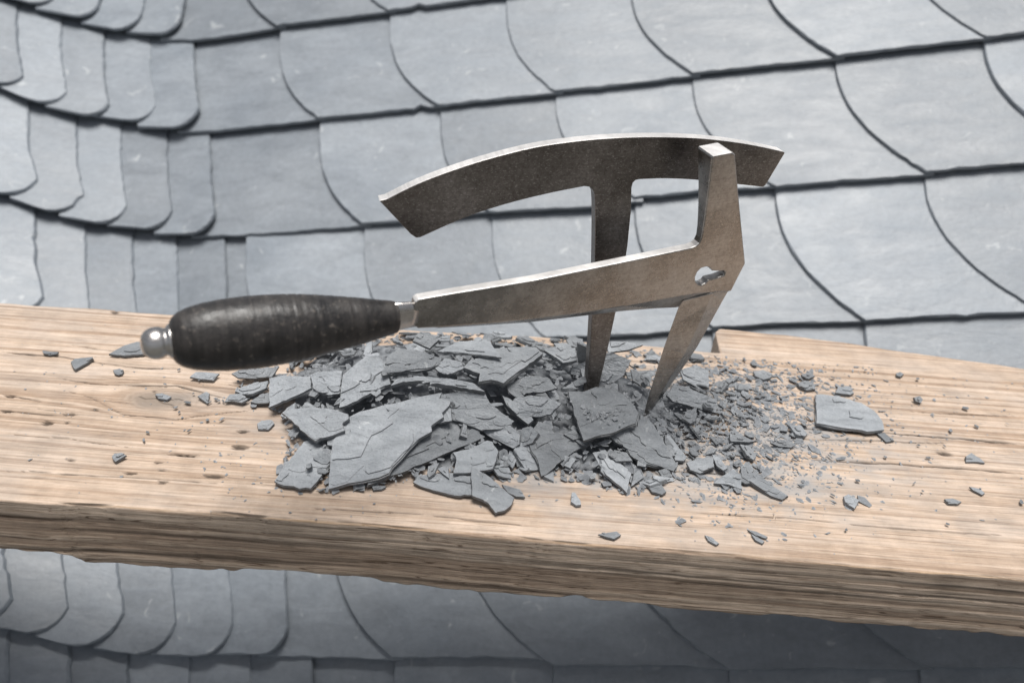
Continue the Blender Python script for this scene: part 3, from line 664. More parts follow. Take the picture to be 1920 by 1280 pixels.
H(z5, [(175, 270), (260, 245), (400, 230), (520, 245), (640, 280), (645, 310), (600, 345), (615, 395), (530, 430), (410, 468), (320, 400), (240, 320)], [(410, 468, 14), (175, 270, 14), (620, 390, 20)], 'kite-shaped slate overlapping the left edge of the largest offcut', 4, 2)
H(z5, [(330, 470), (430, 440), (560, 480), (545, 600), (500, 650), (470, 680), (430, 740), (380, 795), (340, 790), (300, 798), (260, 780), (190, 775), (125, 745), (160, 690), (220, 610), (280, 530)], [(125, 745, 4), (340, 798, 4), (450, 440, 7)], 'rough slate with a small pebble of stone lying on it', 3.4, 4)
H(z5, [(1085, 750), (1120, 710), (1200, 695), (1340, 685), (1500, 690), (1500, 840), (1380, 845), (1230, 810), (1140, 780)], [(1085, 750, 3), (1480, 700, 6), (1400, 845, 3.5)], 'thin slate lying on the wood at the front of the heap, under another', 2.6, 2)
H(z5, [(1488, 640), (1560, 680), (1620, 720), (1660, 750), (1790, 860), (1770, 910), (1720, 950), (1660, 965), (1610, 900), (1560, 870), (1495, 845), (1490, 740)], [(1488, 640, 11), (1790, 860, 5), (1640, 960, 4)], 'tapering slate reaching farthest out over the front of the plank', 3, 1)
H(z5, [(1365, 690), (1385, 600), (1360, 545), (1480, 520), (1600, 460), (1640, 470), (1680, 540), (1665, 600), (1640, 660), (1500, 685), (1440, 690)], [(1365, 690, 9), (1600, 460, 14), (1665, 600, 11)], 'pale slate propped behind the tapering slate at the heap front', 3, 2)
H(z5, [(1700, 765), (1760, 780), (1830, 800), (1865, 855), (1800, 850), (1740, 820)], [(1700, 765, 2.5), (1865, 855, 2.5), (1740, 820, 2.5)], 'leaf-shaped slate flake beside the tapering slate on bare wood', 2.2, 0)
H(z5, [(1560, 390), (1700, 370), (1760, 355), (1830, 420), (1825, 490), (1780, 520), (1700, 480), (1620, 440)], [(1560, 390, 13), (1830, 420, 18), (1780, 520, 11)], 'five-sided slate between the layered slate and the pale propped one', 3, 2)
H(z5, [(90, 30), (200, 10), (380, 20), (385, 100), (330, 130), (240, 170), (150, 210), (90, 235), (88, 130)], [(90, 235, 9), (90, 30, 15), (385, 100, 18)], 'slate with a straight side overhanging the left flank of the heap', 3.2, 2)
H(z5, [(375, 5), (470, -20), (600, -20), (580, 140), (500, 150), (420, 130), (390, 100)], [(390, 100, 19), (600, -20, 28), (560, 140, 19)], 'rippled slate next to the straight-sided one on the left flank', 4, 5)
H(z8, [(135, 632), (145, 520), (160, 400), (260, 310), (340, 250), (420, 230), (480, 330), (510, 460), (430, 490), (330, 545), (230, 595)], [(135, 632, 17), (420, 230, 38), (510, 460, 34)], 'tall pointed slate rising up the left side of the heap', 4.5, 4)
H(z8, [(505, 470), (540, 430), (700, 400), (940, 420), (1100, 450), (1190, 512), (1000, 482), (870, 467), (750, 436), (600, 442)], [(520, 460, 37), (1190, 512, 35), (850, 405, 40)], 'black-edged slate bridging a dark hollow behind the largest offcut', 8, 1)
H(z8, [(470, 330), (475, 270), (560, 205), (690, 210), (800, 250), (880, 270), (870, 310), (800, 350), (700, 370), (600, 370), (450, 400), (440, 380)], [(450, 400, 38), (690, 210, 46), (880, 270, 44)], 'slate with wavy split ridges near the top of the heap', 4.5, 7)
H(z8, [(665, 150), (720, 80), (790, 85), (860, 140), (790, 205), (730, 180)], [(665, 150, 43), (790, 85, 47), (790, 205, 42)], 'diamond-shaped slate on the crest under the hammer shank', 3, 1)
H(z8, [(1030, 340), (1080, 285), (1310, 270), (1300, 255), (1250, 200), (1560, 195), (1605, 240), (1470, 345), (1320, 455), (1230, 430), (1140, 445), (1150, 385)], [(1140, 445, 40), (1605, 230, 46), (1080, 285, 44)], 'thick slate with a layered broken edge atop the heap', 7.5, 4)
H(z8, [(845, 225), (1000, 150), (1220, 150), (1250, 190), (1310, 268), (1150, 248), (1000, 240)], [(845, 225, 47), (1310, 268, 49), (1100, 150, 48)], 'thin sharp slate sheet jutting over a gap on the crest', 2.2, 1)
H(z8, [(820, 340), (900, 270), (1020, 300), (1040, 345), (920, 400), (850, 370)], [(820, 340, 40), (1040, 345, 42), (920, 270, 44)], 'small pale slate below the thin sharp sheet', 3.5, 2)
H(z8, [(1610, 215), (1700, 190), (1840, 200), (1850, 290), (1750, 310), (1680, 260)], [(1610, 215, 38), (1850, 290, 36), (1840, 200, 40)], 'flat slate between the layered thick slate and the iron spike', 5, 3)
H(z8, [(1340, 470), (1480, 400), (1640, 410), (1710, 490), (1600, 520), (1500, 520), (1430, 575), (1360, 520)], [(1340, 470, 32), (1710, 490, 32), (1430, 575, 27)], 'ragged slate below the layered thick slate', 3.5, 5)
H(z8, [(1360, 620), (1400, 560), (1520, 540), (1680, 560), (1740, 600), (1660, 680), (1580, 700), (1450, 700)], [(1360, 620, 24), (1740, 600, 27), (1580, 700, 20)], 'crumbling slate left of the spike with grit on it', 4, 6)
H(z8, [(1310, 540), (1360, 560), (1480, 640), (1540, 720), (1500, 750), (1420, 690), (1350, 620)], [(1310, 540, 28), (1540, 720, 19), (1350, 620, 24)], 'narrow black slate standing on edge in the middle of the heap', 6, 0)
H(z6, [(620, 180), (720, 135), (880, 75), (1000, 110), (1030, 140), (990, 230), (920, 280), (880, 290), (720, 245), (620, 225)], [(620, 225, 24), (880, 290, 22), (1000, 110, 41)], 'smooth slate standing close behind the iron spike', 4, 1)
H(z6, [(665, 0), (730, 30), (760, 125), (670, 140), (660, 70)], [(670, 140, 30), (760, 125, 31), (665, 0, 52)], 'steep dark slate leaning against the left of the spike', 3.5, 1)
H(z6, [(860, 5), (1010, 0), (1120, 20), (1020, 60), (880, 75)], [(860, 5, 43), (1120, 20, 41), (880, 75, 40)], 'bright slate sliver sticking out behind the spike', 2.5, 2)
H(z6, [(1000, 215), (1060, 200), (1200, 195), (1210, 230), (1160, 250), (1170, 300), (1130, 320), (1080, 270), (1010, 250)], [(1000, 215, 24), (1210, 230, 24), (1130, 320, 16)], 'pale slate between the spike and the hammer pick', 3, 2)
H(z6, [(605, 340), (700, 345), (790, 310), (900, 315), (980, 360), (1060, 440), (1090, 490), (1070, 560), (990, 590), (930, 620), (840, 640), (710, 680), (680, 600), (640, 480)], [(605, 340, 27), (710, 680, 22), (1090, 490, 26)], 'broad dusty slate with crumbs on it in front of the spike', 4, 4)
H(z6, [(870, 640), (960, 600), (1080, 580), (1100, 500), (1160, 530), (1220, 620), (1290, 740), (1360, 850), (1330, 890), (1240, 860), (1120, 840), (1030, 780), (1000, 720), (930, 690)], [(870, 640, 17), (1090, 500, 21), (1345, 880, 4)], 'dark rippled slate sloping down below the broad dusty one', 4, 5)
H(z6, [(1220, 650), (1300, 640), (1420, 790), (1400, 820), (1340, 815), (1280, 720)], [(1220, 650, 10), (1420, 790, 4), (1300, 640, 9)], 'pale slate strip beside the dark rippled slate', 2.6, 1)
H(z6, [(400, 545), (480, 570), (510, 630), (580, 660), (690, 650), (770, 700), (640, 760), (560, 820), (480, 890), (420, 925), (405, 850), (330, 690), (350, 620)], [(420, 925, 3.5), (400, 545, 19), (770, 700, 12)], 'forked slate leaning on the middle front of the heap', 3.5, 3)
H(z6, [(230, 740), (270, 690), (345, 640), (400, 830), (410, 880), (320, 890), (270, 820)], [(230, 740, 11), (320, 890, 3), (400, 830, 4)], 'striated slate tucked against the left of the forked slate', 3, 3)
H(z6, [(770, 760), (860, 740), (900, 800), (1040, 900), (1010, 1040), (960, 990), (870, 920), (820, 850)], [(770, 760, 10), (1000, 1040, 3), (1040, 900, 5)], 'long slate splinter pointing forward below the broad dusty slate', 2.8, 2)
H(z6, [(890, 780), (920, 740), (1010, 760), (1050, 820), (930, 822)], [(890, 780, 11), (1050, 820, 11), (920, 740, 13)], 'small slate wedged under the dark rippled slate', 3, 1)
H(z6, [(1110, 915), (1180, 940), (1240, 970), (1280, 1030), (1250, 1050), (1180, 1030), (1140, 980)], [(1110, 915, 2.5), (1280, 1030, 2.5), (1140, 980, 2.5)], 'pale teardrop slate flake on bare wood before the heap', 2, 0)
H(z6, [(1280, 370), (1330, 290), (1480, 335), (1560, 370), (1630, 410), (1625, 490), (1450, 450), (1320, 410)], [(1320, 410, 13), (1625, 490, 6), (1480, 335, 17)], 'thick oblong slate with a black edge right of the pick', 4.5, 4)
H(z6, [(1370, 200), (1480, 155), (1570, 200), (1575, 320), (1480, 310), (1390, 260)], [(1370, 200, 14), (1570, 200, 15), (1480, 310, 8)], 'flat grey slate behind the thick oblong one', 3, 1)
H(z6, [(1415, 830), (1500, 800), (1600, 790), (1610, 860), (1510, 905), (1440, 880)], [(1415, 830, 5), (1610, 860, 5), (1500, 800, 6)], 'rounded slate flake on the right toe of the heap', 2.6, 1)
H(z6, [(1600, 970), (1660, 920), (1740, 870), (1790, 920), (1800, 1015), (1700, 980)], [(1600, 970, 3), (1800, 1015, 3), (1740, 870, 6)], 'slate with a bright chipped edge on the right toe of the heap', 2.6, 1)
H(z6, [(1590, 770), (1640, 790), (1700, 870), (1670, 885), (1620, 850)], [(1590, 770, 6), (1700, 870, 6), (1620, 850, 5.5)], 'slim slate flake lying across the rounded flake', 2, 0)
H(z7, [(430, 830), (470, 800), (530, 830), (620, 895), (675, 930), (640, 950), (580, 930), (500, 880)], [(430, 830, 4), (675, 930, 3), (470, 800, 5)], 'long layered slate splinter at the right front of the heap', 3.2, 3)
H(z7, [(818, 392), (850, 390), (960, 408), (1060, 438), (1130, 480), (1170, 530), (1182, 580), (1090, 590), (960, 570), (820, 545)], [(818, 392, 5), (1182, 580, 5), (820, 545, 5)], 'large lone slate with a rounded corner lying right of the heap', 4.6, 1)
H(z7, [(1140, 598), (1180, 592), (1235, 638), (1190, 645)], [(1140, 598, 2), (1235, 638, 2), (1180, 592, 2)], 'pointed chip touching the large lone slate', 1.8, 0)
H(z7, [(720, 330), (760, 318), (815, 340), (818, 365), (770, 372), (730, 350)], [(720, 330, 4), (818, 350, 3), (770, 372, 2.5)], 'dark lumpy chip behind the large lone slate', 3, 2)
H(z7, [(740, 285), (790, 275), (815, 295), (780, 312), (745, 300)], [(740, 285, 3), (815, 295, 3), (780, 312, 2.5)], 'grey chip by the back edge near the notch', 2.5, 1)
H(z7, [(920, 385), (935, 350), (1000, 352), (1022, 385), (1000, 395)], [(920, 385, 3), (1022, 385, 3), (935, 350, 4)], 'square chip just behind the large lone slate', 3, 1)
H(z7, [(485, 270), (540, 262), (590, 285), (580, 305), (540, 315), (495, 295)], [(485, 270, 3.5), (590, 285, 3.5), (540, 315, 3)], 'oval chip near the back edge, right of the pick', 2.4, 1)
H(z7, [(1338, 408), (1370, 400), (1388, 420), (1375, 440), (1345, 428)], [(1338, 408, 5), (1388, 420, 4), (1345, 428, 3)], 'stubby dark chip alone on the far right wood', 4, 0)
H(z7, [(1242, 280), (1265, 272), (1285, 285), (1268, 298), (1245, 292)], [(1242, 280, 2.5), (1285, 285, 2.5), (1268, 298, 2.5)], 'round chip close to the back edge beyond the lone slate', 2.4, 0)
H(z7, [(1610, 720), (1640, 700), (1690, 730), (1715, 755), (1660, 750), (1612, 750)], [(1610, 720, 2.5), (1715, 755, 2), (1640, 700, 3)], 'fan-shaped chip by the long crack in the plank', 2.2, 1)
H(z7, [(1498, 945), (1540, 940), (1592, 960), (1570, 973), (1520, 970)], [(1498, 945, 2.5), (1592, 960, 2.5), (1520, 970, 2)], 'dark spindle chip on the right end of the plank', 2.4, 0)
H(z7, [(1630, 880), (1690, 890), (1715, 915), (1700, 925), (1650, 900)], [(1630, 880, 2.5), (1715, 915, 2.5), (1650, 900, 2)], 'curved dark chip beyond the spindle chip', 2.2, 0)
H(z7, [(965, 930), (990, 918), (1050, 950), (1040, 970), (1025, 998), (970, 965)], [(965, 930, 3), (1050, 950, 3), (1025, 998, 2.5)], 'notched chip with a bright rim right of the heap', 2.6, 2)
H(z7, [(580, 650), (650, 628), (715, 655), (690, 675), (620, 668)], [(580, 650, 4), (715, 655, 4), (620, 668, 3)], 'almond-shaped chip left of the large lone slate', 2.6, 1)
H(z7, [(675, 555), (740, 555), (775, 600), (760, 618), (710, 605)], [(675, 555, 5), (775, 600, 3), (710, 605, 4)], 'furrowed chip beside the large lone slate', 3, 3)
H(z7, [(360, 600), (430, 610), (495, 640), (450, 648), (365, 640)], [(360, 600, 6), (495, 640, 5), (365, 640, 5)], 'long grey chip right of the dark rippled slate', 3, 1)
H(z7, [(415, 655), (470, 665), (505, 720), (490, 740), (450, 720)], [(415, 655, 7), (505, 720, 4), (450, 720, 5)], 'dark folded chip above the layered splinter', 3.5, 3)
H(z7, [(455, 260), (500, 268), (565, 298), (555, 308), (500, 290), (465, 278)], [(455, 260, 2), (565, 298, 2), (465, 278, 2)], 'pale sliver near the front arris, above a dark one', 1.6, 0, 'slate_chip') if False else None
H(zid, [(1401, 992), (1418, 995), (1440, 1006), (1436, 1009), (1416, 1003)], [(1401, 992, 2), (1440, 1006, 2), (1416, 1003, 2)], 'pale slate sliver touching a dark one near the front edge', 1.7, 0)
H(zid, [(1408, 1000), (1420, 1006), (1434, 1014), (1430, 1019), (1416, 1012)], [(1408, 1000, 2.2), (1434, 1014, 2), (1416, 1012, 2)], 'dark slate sliver touching a pale one near the front edge', 1.9, 0)
H(zid, [(1321, 1002), (1334, 1006), (1349, 1018), (1343, 1021), (1328, 1013)], [(1321, 1002, 2), (1349, 1018, 2), (1328, 1013, 2)], 'pale curved sliver near the front edge below the heap', 1.7, 0)
H(zid, [(1121, 1001), (1140, 997), (1157, 995), (1165, 1002), (1152, 1010), (1136, 1006)], [(1121, 1001, 2), (1165, 1002, 2), (1136, 1006, 2)], 'pale fish-shaped flake near the front edge', 1.6, 0)
H(zid, [(1072, 922), (1078, 922), (1089, 938), (1090, 946), (1080, 947), (1070, 940)], [(1072, 922, 3), (1090, 946, 2.5), (1070, 940, 2.5)], 'dark oval chip standing alone before the forked slate', 2.4, 0)
H(z1, [(10, 490), (100, 440), (170, 420), (250, 425), (260, 470), (200, 492), (100, 500)], [(10, 490, 3), (260, 470, 3), (170, 420, 3.5)], 'flat slate piece lying behind the hammer pommel', 2.8, 1)
H(z1, [(465, 620), (500, 590), (560, 590), (635, 600), (600, 640), (540, 635)], [(465, 620, 4), (635, 600, 4), (540, 635, 3)], 'thin slate on the wood under the leather grip', 2.4, 1)
H(z1, [(700, 600), (770, 570), (900, 565), (970, 560), (930, 620), (830, 630), (740, 625)], [(700, 600, 9), (970, 560, 10), (830, 630, 6)], 'slate lying in the shade of the grip at the left end of the heap', 3, 3)
H(z1, [(660, 760), (690, 715), (760, 710), (795, 745), (760, 765), (700, 755)], [(660, 760, 3), (795, 745, 5), (690, 715, 5)], 'bent slate flake at the left tip of the heap', 2.6, 2)
H(z1, [(720, 700), (800, 660), (910, 640), (900, 680), (820, 715), (770, 720)], [(720, 700, 5), (910, 640, 9), (770, 720, 5)], 'dark slate strips stacked at the left tip of the heap', 4, 4)
H(z1, [(805, 760), (860, 720), (930, 700), (915, 765), (850, 770)], [(805, 760, 4), (930, 700, 8), (850, 770, 4)], 'slate chip under the overhanging straight-sided slate', 2.6, 1)
H(z1, [(510, 725), (560, 700), (580, 710), (570, 770), (540, 750)], [(510, 725, 3.5), (580, 710, 3.5), (570, 770, 2)], 'triangular chip right of the knot', 2.4, 0)
H(z1, [(270, 720), (310, 708), (365, 730), (340, 748), (290, 740)], [(270, 720, 2.4), (365, 730, 2.4), (290, 740, 2.2)], 'flat chip lying on the knot', 2, 0)
H(z1, [(845, 880), (870, 862), (930, 860), (945, 880), (910, 915), (850, 912)], [(845, 880, 2.2), (945, 880, 2.2), (850, 912, 2)], 'pale chip alone on the wood left of the kite-shaped slate', 1.8, 1)
H(zl_, [(470, 490), (500, 468), (620, 457), (625, 468), (580, 500), (500, 543), (488, 530)], [(470, 490, 4), (625, 460, 3), (500, 543, 3)], 'wedge-shaped chip left of the pommel', 3, 0)
H(zl_, [(280, 415), (330, 420), (392, 424), (380, 438), (330, 447), (290, 440)], [(280, 415, 2.5), (392, 424, 2.5), (330, 447, 2)], 'small jagged chip farthest out along the left wood', 2, 0)
H(zl_, [(752, 545), (800, 533), (827, 552), (815, 572), (790, 580), (762, 570)], [(752, 545, 2.2), (827, 552, 2.2), (790, 580, 2)], 'rounded chip between the pommel and the knot', 1.9, 0)
H(zl_, [(743, 1120), (760, 1100), (800, 1095), (845, 1112), (815, 1130), (768, 1158), (750, 1140)], [(743, 1120, 3.5), (845, 1112, 3.5), (768, 1158, 2.5)], 'curled chip alone on the front left wood', 2.6, 1)
H(z5, [(1190, 640), (1270, 615), (1235, 690), (1195, 720), (1182, 690)], [(1190, 640, 7), (1270, 615, 9), (1195, 720, 7)], 'upright narrow chip on the thin front slate', 2.2, 0)
H(z5, [(1255, 660), (1290, 640), (1335, 650), (1337, 725), (1300, 700)], [(1255, 660, 7), (1337, 650, 8), (1337, 725, 6.5)], 'dark chip beside the upright narrow chip', 2, 1)
H(z5, [(800, 775), (850, 770), (905, 780), (870, 800), (810, 805)], [(800, 775, 2), (905, 780, 2), (810, 805, 2)], 'black flake on the wood under the pale sawn edge', 1.8, 0)
H(z5, [(345, 625), (378, 612), (384, 645), (360, 662), (342, 650)], [(345, 625, 10), (384, 640, 10), (342, 650, 9)], 'small pebble of stone sitting on a rough slate', 5, 0, 'stone_pebble')

mpts = []                                                       # heights the rubble must stay under
def lamina_mesh(poly2, thick, flakes, nseed):
    """poly2: outline in the piece's own plane; stacked split layers, ragged rim, raised flakes on top"""
    V_, F_ = [], []; P0 = np.array(poly2); size = math.sqrt(max(1e-8, abs(.5*np.sum(P0[:, 0]*np.roll(P0[:, 1], -1)-P0[:, 1]*np.roll(P0[:, 0], -1)))))
    step = max(.0020, min(.0055, size*.10)); amp = min(.00038, size*.010)
    nl = max(1, min(4, int(round(thick/.0014)))); base = jag([np.array(q) for q in poly2], step, amp); cen = np.mean(base, axis=0)
    n = len(base)
    offs = np.zeros((nl+1, n))
    for l in range(nl+1): offs[l] = (NZ[l % 10](np.arange(n)*.45+nseed*3.1, np.full(n, l*2.7))-.55)*min(.0015, size*.04)*(0 if l == nl else 1)
    ring = []
    for l in range(nl):
        for zz in (l, l+1):
            idx = []
            for i, q in enumerate(base):
                d = q-cen; r_ = np.linalg.norm(d)+1e-9
                qq = q+d/r_*(offs[l+1 if l+1 == nl else l][i]-.00035*(zz == nl))
                idx.append(len(V_)); V_.append((qq[0], qq[1], -thick+thick*zz/nl))
            ring.append(idx)
    for a, b_ in zip(ring[:-1], ring[1:]):
        for i in range(n): j = (i+1) % n; F_.append((a[i], a[j], b_[j], b_[i]))
    F_.append(tuple(ring[-1])); F_.append(tuple(reversed(ring[0])))
    for k in range(flakes):
        h_ = random.uniform(.0003, .0012); s_ = random.uniform(.16, .55); iv = random.randrange(n)
        piv = base[iv]*.93+cen*.07 if random.random() < .65 else cen+(base[iv]-cen)*random.uniform(0, .5)
        cp = [piv+(q-piv)*s_*(.75+.5*NZ[7](i*.35+k*9.1, nseed*1.7)) for i, q in enumerate(base[::2])]
        m_ = len(cp)
        if m_ < 3: continue
        o = len(V_); c2 = np.mean(cp, axis=0)
        V_ += [(q[0], q[1], -.0002) for q in cp]+[(c2[0]+(q[0]-c2[0])*.985, c2[1]+(q[1]-c2[1])*.985, h_) for q in cp]
        F_.append(tuple(range(o+m_, o+2*m_)))
        for i in range(m_): j = (i+1) % m_; F_.append((o+i, o+j, o+m_+j, o+m_+i))
    return V_, F_
for hi, (fn, outl, anch, label, thick, flakes, nm) in enumerate(HERO):
    A = [onz(*fn((a[0], a[1])), a[2]/1000) for a in anch]
    nn = unit(np.cross(A[1]-A[0], A[2]-A[0])); nn = nn if nn[2] > 0 else -nn
    pts = [onplane(*fn(q), A[0], nn) for q in outl]
    cen = np.mean(pts, axis=0)
    e1 = unit(np.array([1, 0, 0])-nn*nn[0]); e2 = np.cross(nn, e1)
    p2 = [((q-cen) @ e1, (q-cen) @ e2) for q in pts]
    area = .5*sum(p2[i][0]*p2[(i+1) % len(p2)][1]-p2[i][1]*p2[(i+1) % len(p2)][0] for i in range(len(p2)))
    if area < 0: p2 = p2[::-1]
    V_, F_ = lamina_mesh(p2, thick, flakes, hi)
    me = mesh(nm, V_, F_); o = link(nm, me, M_CHIP)
    o.matrix_world = Matrix(((e1[0], e2[0], nn[0], cen[0]), (e1[1], e2[1], nn[1], cen[1]), (e1[2], e2[2], nn[2], cen[2]), (0, 0, 0, 1)))
    tag(o, label, 'stone' if nm == 'stone_pebble' else 'slate', None if nm == 'stone_pebble' else 'slate offcuts of the heap')
    if thick > .0024 and np.max([q[2] for q in pts]) > .006:
        for q in pts+[cen]: mpts.append((q[0], q[1], max(0, q[2]-thick-.002)))

# ------------------------------------------------------------------ rubble under and around them
for px_ in range(600, 1080, 16):
    for py_, hh_ in ((642, .016), (655, .024)):
        q = onz(px_, py_, hh_)
        if q[1] < .584: mpts.append((q[0], q[1], hh_*min(1, (px_-540)/120)))
MP = np.array(mpts)
ring_px = [(430, 735), (470, 690), (560, 650), (640, 628), (720, 618), (1000, 632), (1200, 650), (1330, 672), (1420, 700), (1480, 760), (1470, 840), (1440, 900), (1360, 925), (1260, 900), (1180, 930), (1090, 905), (1010, 900), (960, 900), (880, 930), (780, 905), (620, 925), (510, 915), (545, 830), (520, 770), (470, 760)]
RP = np.array([onz(*q)[:2] for q in ring_px])
def mound(x, y):
    d = (MP[:, 0]-x)**2+(MP[:, 1]-y)**2; wq = np.exp(-d/(2*.011**2)); dr = (RP[:, 0]-x)**2+(RP[:, 1]-y)**2; wr = np.exp(-dr/(2*.016**2))*2.5
    return float((wq*MP[:, 2]).sum()/(wq.sum()+wr.sum()+.35))
gx, gy = np.arange(-.22, .26, .004), np.arange(.37, .592, .004)
MG = np.array([[mound(x, y) for y in gy] for x in gx])
def mound_i(x, y):
    i = np.clip((x-gx[0])/.004, 0, len(gx)-1.001); j = np.clip((y-gy[0])/.004, 0, len(gy)-1.001); a, b_ = int(i), int(j); fa, fb = i-a, j-b_
    return (MG[a, b_]*(1-fa)+MG[a+1, b_]*fa)*(1-fb)+(MG[a, b_+1]*(1-fa)+MG[a+1, b_+1]*fa)*fb
def chip_poly(kind):
    n = random.choice((4, 5, 5, 6, 7)); asp = random.uniform(.25, .85); pts = []
    a0 = random.uniform(0, 6.28)
    for i in range(n):
        a = a0+2*math.pi*(i+random.uniform(-.32, .32))/n; r_ = random.uniform(.62, 1.0); pts.append((r_*math.cos(a), r_*math.sin(a)*asp))
    return pts
def small_chip(thick):
    P = chip_poly(0); n = len(P); V_ = []
    sk1 = (random.uniform(-.08, .08), random.uniform(-.08, .08))
    for zz, s_ in ((0, random.uniform(.86, 1.0)), (thick, 1.0)):
        V_ += [(q[0]*s_+sk1[0]*zz, q[1]*s_+sk1[1]*zz, zz+(random.uniform(-.04, .04) if zz else 0)) for q in P]
    return V_, [tuple(range(n-1, -1, -1)), tuple(range(n, 2*n))]+[(i, (i+1) % n, n+(i+1) % n, n+i) for i in range(n)]
POOL = [small_chip(random.uniform(.05, .13)) for _ in range(70)]
# mid-size pool with split layers, unit size
MIDP = []
for i in range(34):
    P = chip_poly(0); sc_ = .012
    V_, F_ = lamina_mesh([(q[0]*sc_, q[1]*sc_) for q in P], random.choice((.0012, .0017, .0024, .0034)), random.choice((0, 1, 2, 3)), i+200)
    me = mesh('slate_chip', V_, F_); me.materials.append(M_CHIP); MIDP.append(me)
def in_poly(x, y, P):
    c_ = False; n = len(P); j = n-1
    for i in range(n):
        if (P[i, 1] > y) != (P[j, 1] > y) and x < (P[j, 0]-P[i, 0])*(y-P[i, 1])/(P[j, 1]-P[i, 1])+P[i, 0]: c_ = not c_
        j = i
    return c_
def tilt_matrix(x, y, z, yaw, s_, extra):
    e = .004; gxx = (mound_i(x+e, y)-mound_i(x-e, y))/(2*e); gyy = (mound_i(x, y+e)-mound_i(x, y-e))/(2*e)
    nrm = Vector((-gxx*.8+random.gauss(0, extra), -gyy*.8+random.gauss(0, extra), 1)).normalized()
    q = nrm.to_track_quat('Z', 'Y').to_matrix().to_4x4()
    return Matrix.Translation((x, y, z)) @ q @ Matrix.Rotation(yaw, 4, 'Z') @ Matrix.Scale(s_, 4)
LAND = [((700, 830), 'the largest flat offcut'), ((590, 790), 'the kite-shaped slate'), ((540, 720), 'the overhanging straight-sided slate'), ((690, 690), 'the tall pointed slate'),
        ((800, 660), 'the slate with wavy ridges'), ((980, 690), 'the thick layered slate atop the heap'), ((1130, 690), 'the iron spike'), ((1225, 740), 'the tip of the hammer pick'),
        ((1150, 780), 'the broad dusty slate'), ((1230, 850), 'the dark rippled slate'), ((1040, 840), 'the forked slate'), ((900, 880), 'the tapering slate at the heap front'), ((1300, 745), 'the thick oblong slate'),
        ((930, 780), 'the flaking slate with ragged layers'), ((1350, 870), 'the rounded flake at the right toe'), ((520, 680), 'the shade of the leather grip')]
def nearest_land(px, py): return min(LAND, key=lambda q: (q[0][0]-px)**2+(q[0][1]-py)**2)[1]
def place_mid(x, y, s_, extra, lift, label, group, zs=1.0):
    o = bpy.data.objects.new('slate_chip', random.choice(MIDP)); COL.objects.link(o)
    o.matrix_world = tilt_matrix(x, y, mound_i(x, y)+lift, random.uniform(0, 6.28), s_, extra) @ Matrix.Diagonal((1, 1, zs, 1))
    tag(o, label, 'slate chip', group)
k = 0
while k < 130:
    px, py = random.uniform(480, 1400), random.uniform(620, 920); x, y, _ = onz(px, py)
    if not in_poly(x, y, RP) or y > .588 or (650 < px < 830 and 770 < py < 900): continue
    hgt = mound_i(x, y); x, y, _ = onz(px, py, hgt)
    if y > .586: continue
    place_mid(x, y, random.uniform(.4, 1.1), .28, .003, 'broken slate chip in the heap next to '+nearest_land(px, py), 'chips in the heap'); k += 1
k = 0
while k < 34:                                                    # larger pieces along the back of the heap
    px, py = random.uniform(560, 1120), random.uniform(622, 672); x, y, _ = onz(px, py, .018)
    if y > .583: continue
    place_mid(x, y, random.uniform(.7, 1.35), .14, .0035, 'flat flake at the heap back by '+nearest_land(px, py), 'flakes on the back of the heap'); k += 1
k = 0
while k < 70:                                                    # right spill
    px, py = random.gauss(1390, 80), random.gauss(770, 65); x, y, _ = onz(px, py)
    if px < 1250 or y > .585 or y < .372 or px > 1620: continue
    place_mid(x, y, random.uniform(.18, .52), .14, .0024, 'small slate chip in the spill between the pick and the lone slate', 'chips spilled right of the heap', .6); k += 1
k = 0
while k < 26:                                                    # sparse on the far right wood
    px, py = random.uniform(1480, 1920), random.uniform(690, 1000); x, y, _ = onz(px, py)
    if y > .59 or y < .37: continue
    place_mid(x, y, random.uniform(.14, .3), .06, .0022, 'tiny slate chip scattered on the bare wood around the lone slate', 'chips scattered around the lone slate', .6); k += 1
k = 0
while k < 22:
    px, py = random.gauss(400, 80), random.gauss(740, 70); x, y, _ = onz(px, py)
    if y > .58 or px > 540 or px < 60: continue
    place_mid(x, y, random.uniform(.14, .3), .06, .0022, 'tiny slate chip scattered on the bare wood around the knot', 'chips scattered around the knot', .6); k += 1
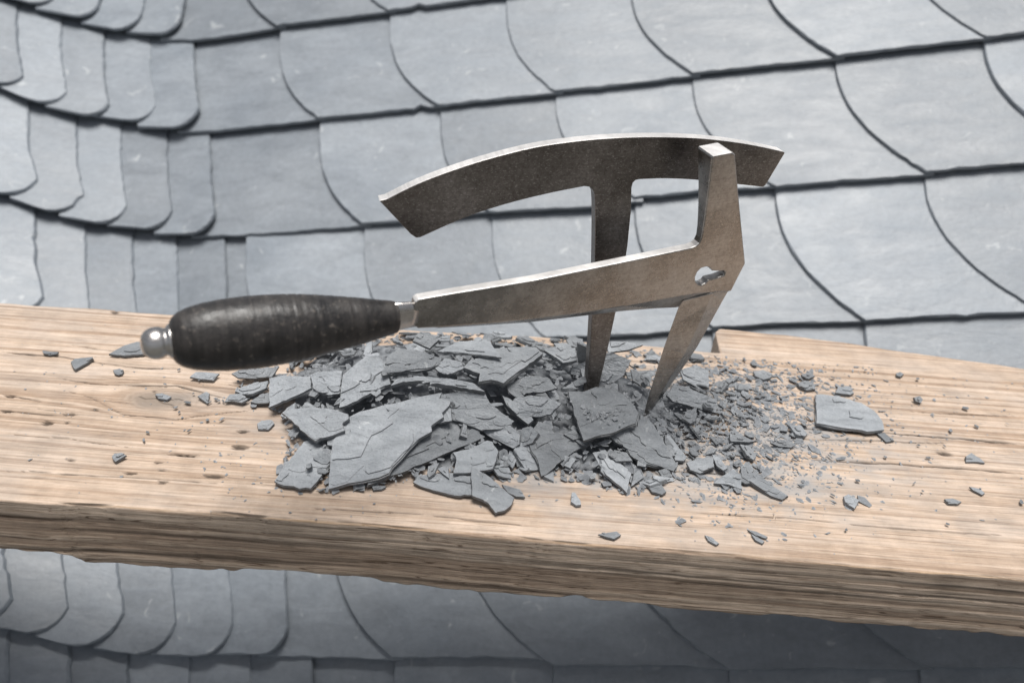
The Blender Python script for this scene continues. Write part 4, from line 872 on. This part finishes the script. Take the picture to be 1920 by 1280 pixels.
# uncountable crumbs, one object
BV, BF = [], []
def crumb(x, y, z, s_, extra):
    V_, F_ = random.choice(POOL); Mx = tilt_matrix(x, y, z, random.uniform(0, 6.28), s_, extra); o = len(BV)
    BV.extend([tuple(Mx @ Vector(v)) for v in V_]); BF.extend([tuple(o+i for i in f_) for f_ in F_])
k = 0
while k < 2800:                                                  # body of the heap
    px, py = random.uniform(440, 1480), random.uniform(620, 935); x, y, _ = onz(px, py)
    if not in_poly(x, y, RP) or y > .589: continue
    hh = mound_i(x, y); crumb(x, y, hh*random.uniform(.6, 1.0)+random.uniform(0, .001), random.choice((.0015, .002, .003, .004, .006)), .32); k += 1
k = 0
while k < 3600:                                                  # spill to the right
    px, py = random.gauss(1400, 105), random.gauss(775, 78); x, y, _ = onz(px, py)
    if px < 1200 or y > .590 or y < .365: continue
    crumb(x, y, mound_i(x, y)*.9+.0002, random.expovariate(1/.0010)+.0005, .15); k += 1
k = 0
while k < 1100:
    px = 1300+abs(random.gauss(0, 330)); py = random.gauss(800, 95); x, y, _ = onz(px, py)
    if y > .592 or y < .36: continue
    crumb(x, y, .0001, random.expovariate(1/.0005)+.0003, .08); k += 1
k = 0
while k < 420:                                                   # in front and to the left
    px, py = random.uniform(380, 1500), random.gauss(880, 45); x, y, _ = onz(px, py)
    if y < .36: continue
    crumb(x, y, .0001, abs(random.gauss(0, .0008))+.0005, .08); k += 1
k = 0
while k < 110:
    px, py = random.uniform(20, 520), random.gauss(760, 80); x, y, _ = onz(px, py)
    if y < .36 or y > .58: continue
    crumb(x, y, .0001, abs(random.gauss(0, .0007))+.0004, .06); k += 1
# grit lying on the broad dusty slate and neighbours
for _ in range(160):
    qx, qy = random.gauss(860, 90), random.gauss(440, 55); px, py = z6((qx, qy)); x, y, zz = onz(px, py, .0262)
    crumb(x, y, .0262, abs(random.gauss(0, .0012))+.0004, .2)
# core of the mound so no daylight shows between pieces
o0 = len(BV); ni, nj = len(gx), len(gy)
BV.extend([(gx[i], gy[j], MG[i, j]*.62-.004) for i in range(ni) for j in range(nj)])
BF.extend([(o0+i*nj+j, o0+(i+1)*nj+j, o0+(i+1)*nj+j+1, o0+i*nj+j+1) for i in range(ni-1) for j in range(nj-1) if max(MG[i, j], MG[i+1, j+1]) > .0045])
cr = link('slate_crumbs', mesh('slate_crumbs', BV, BF), M_CRUMB)
tag(cr, 'fine slate crumbs and splinters forming the heap and strewn over the plank', 'slate crumbs', kind='stuff')
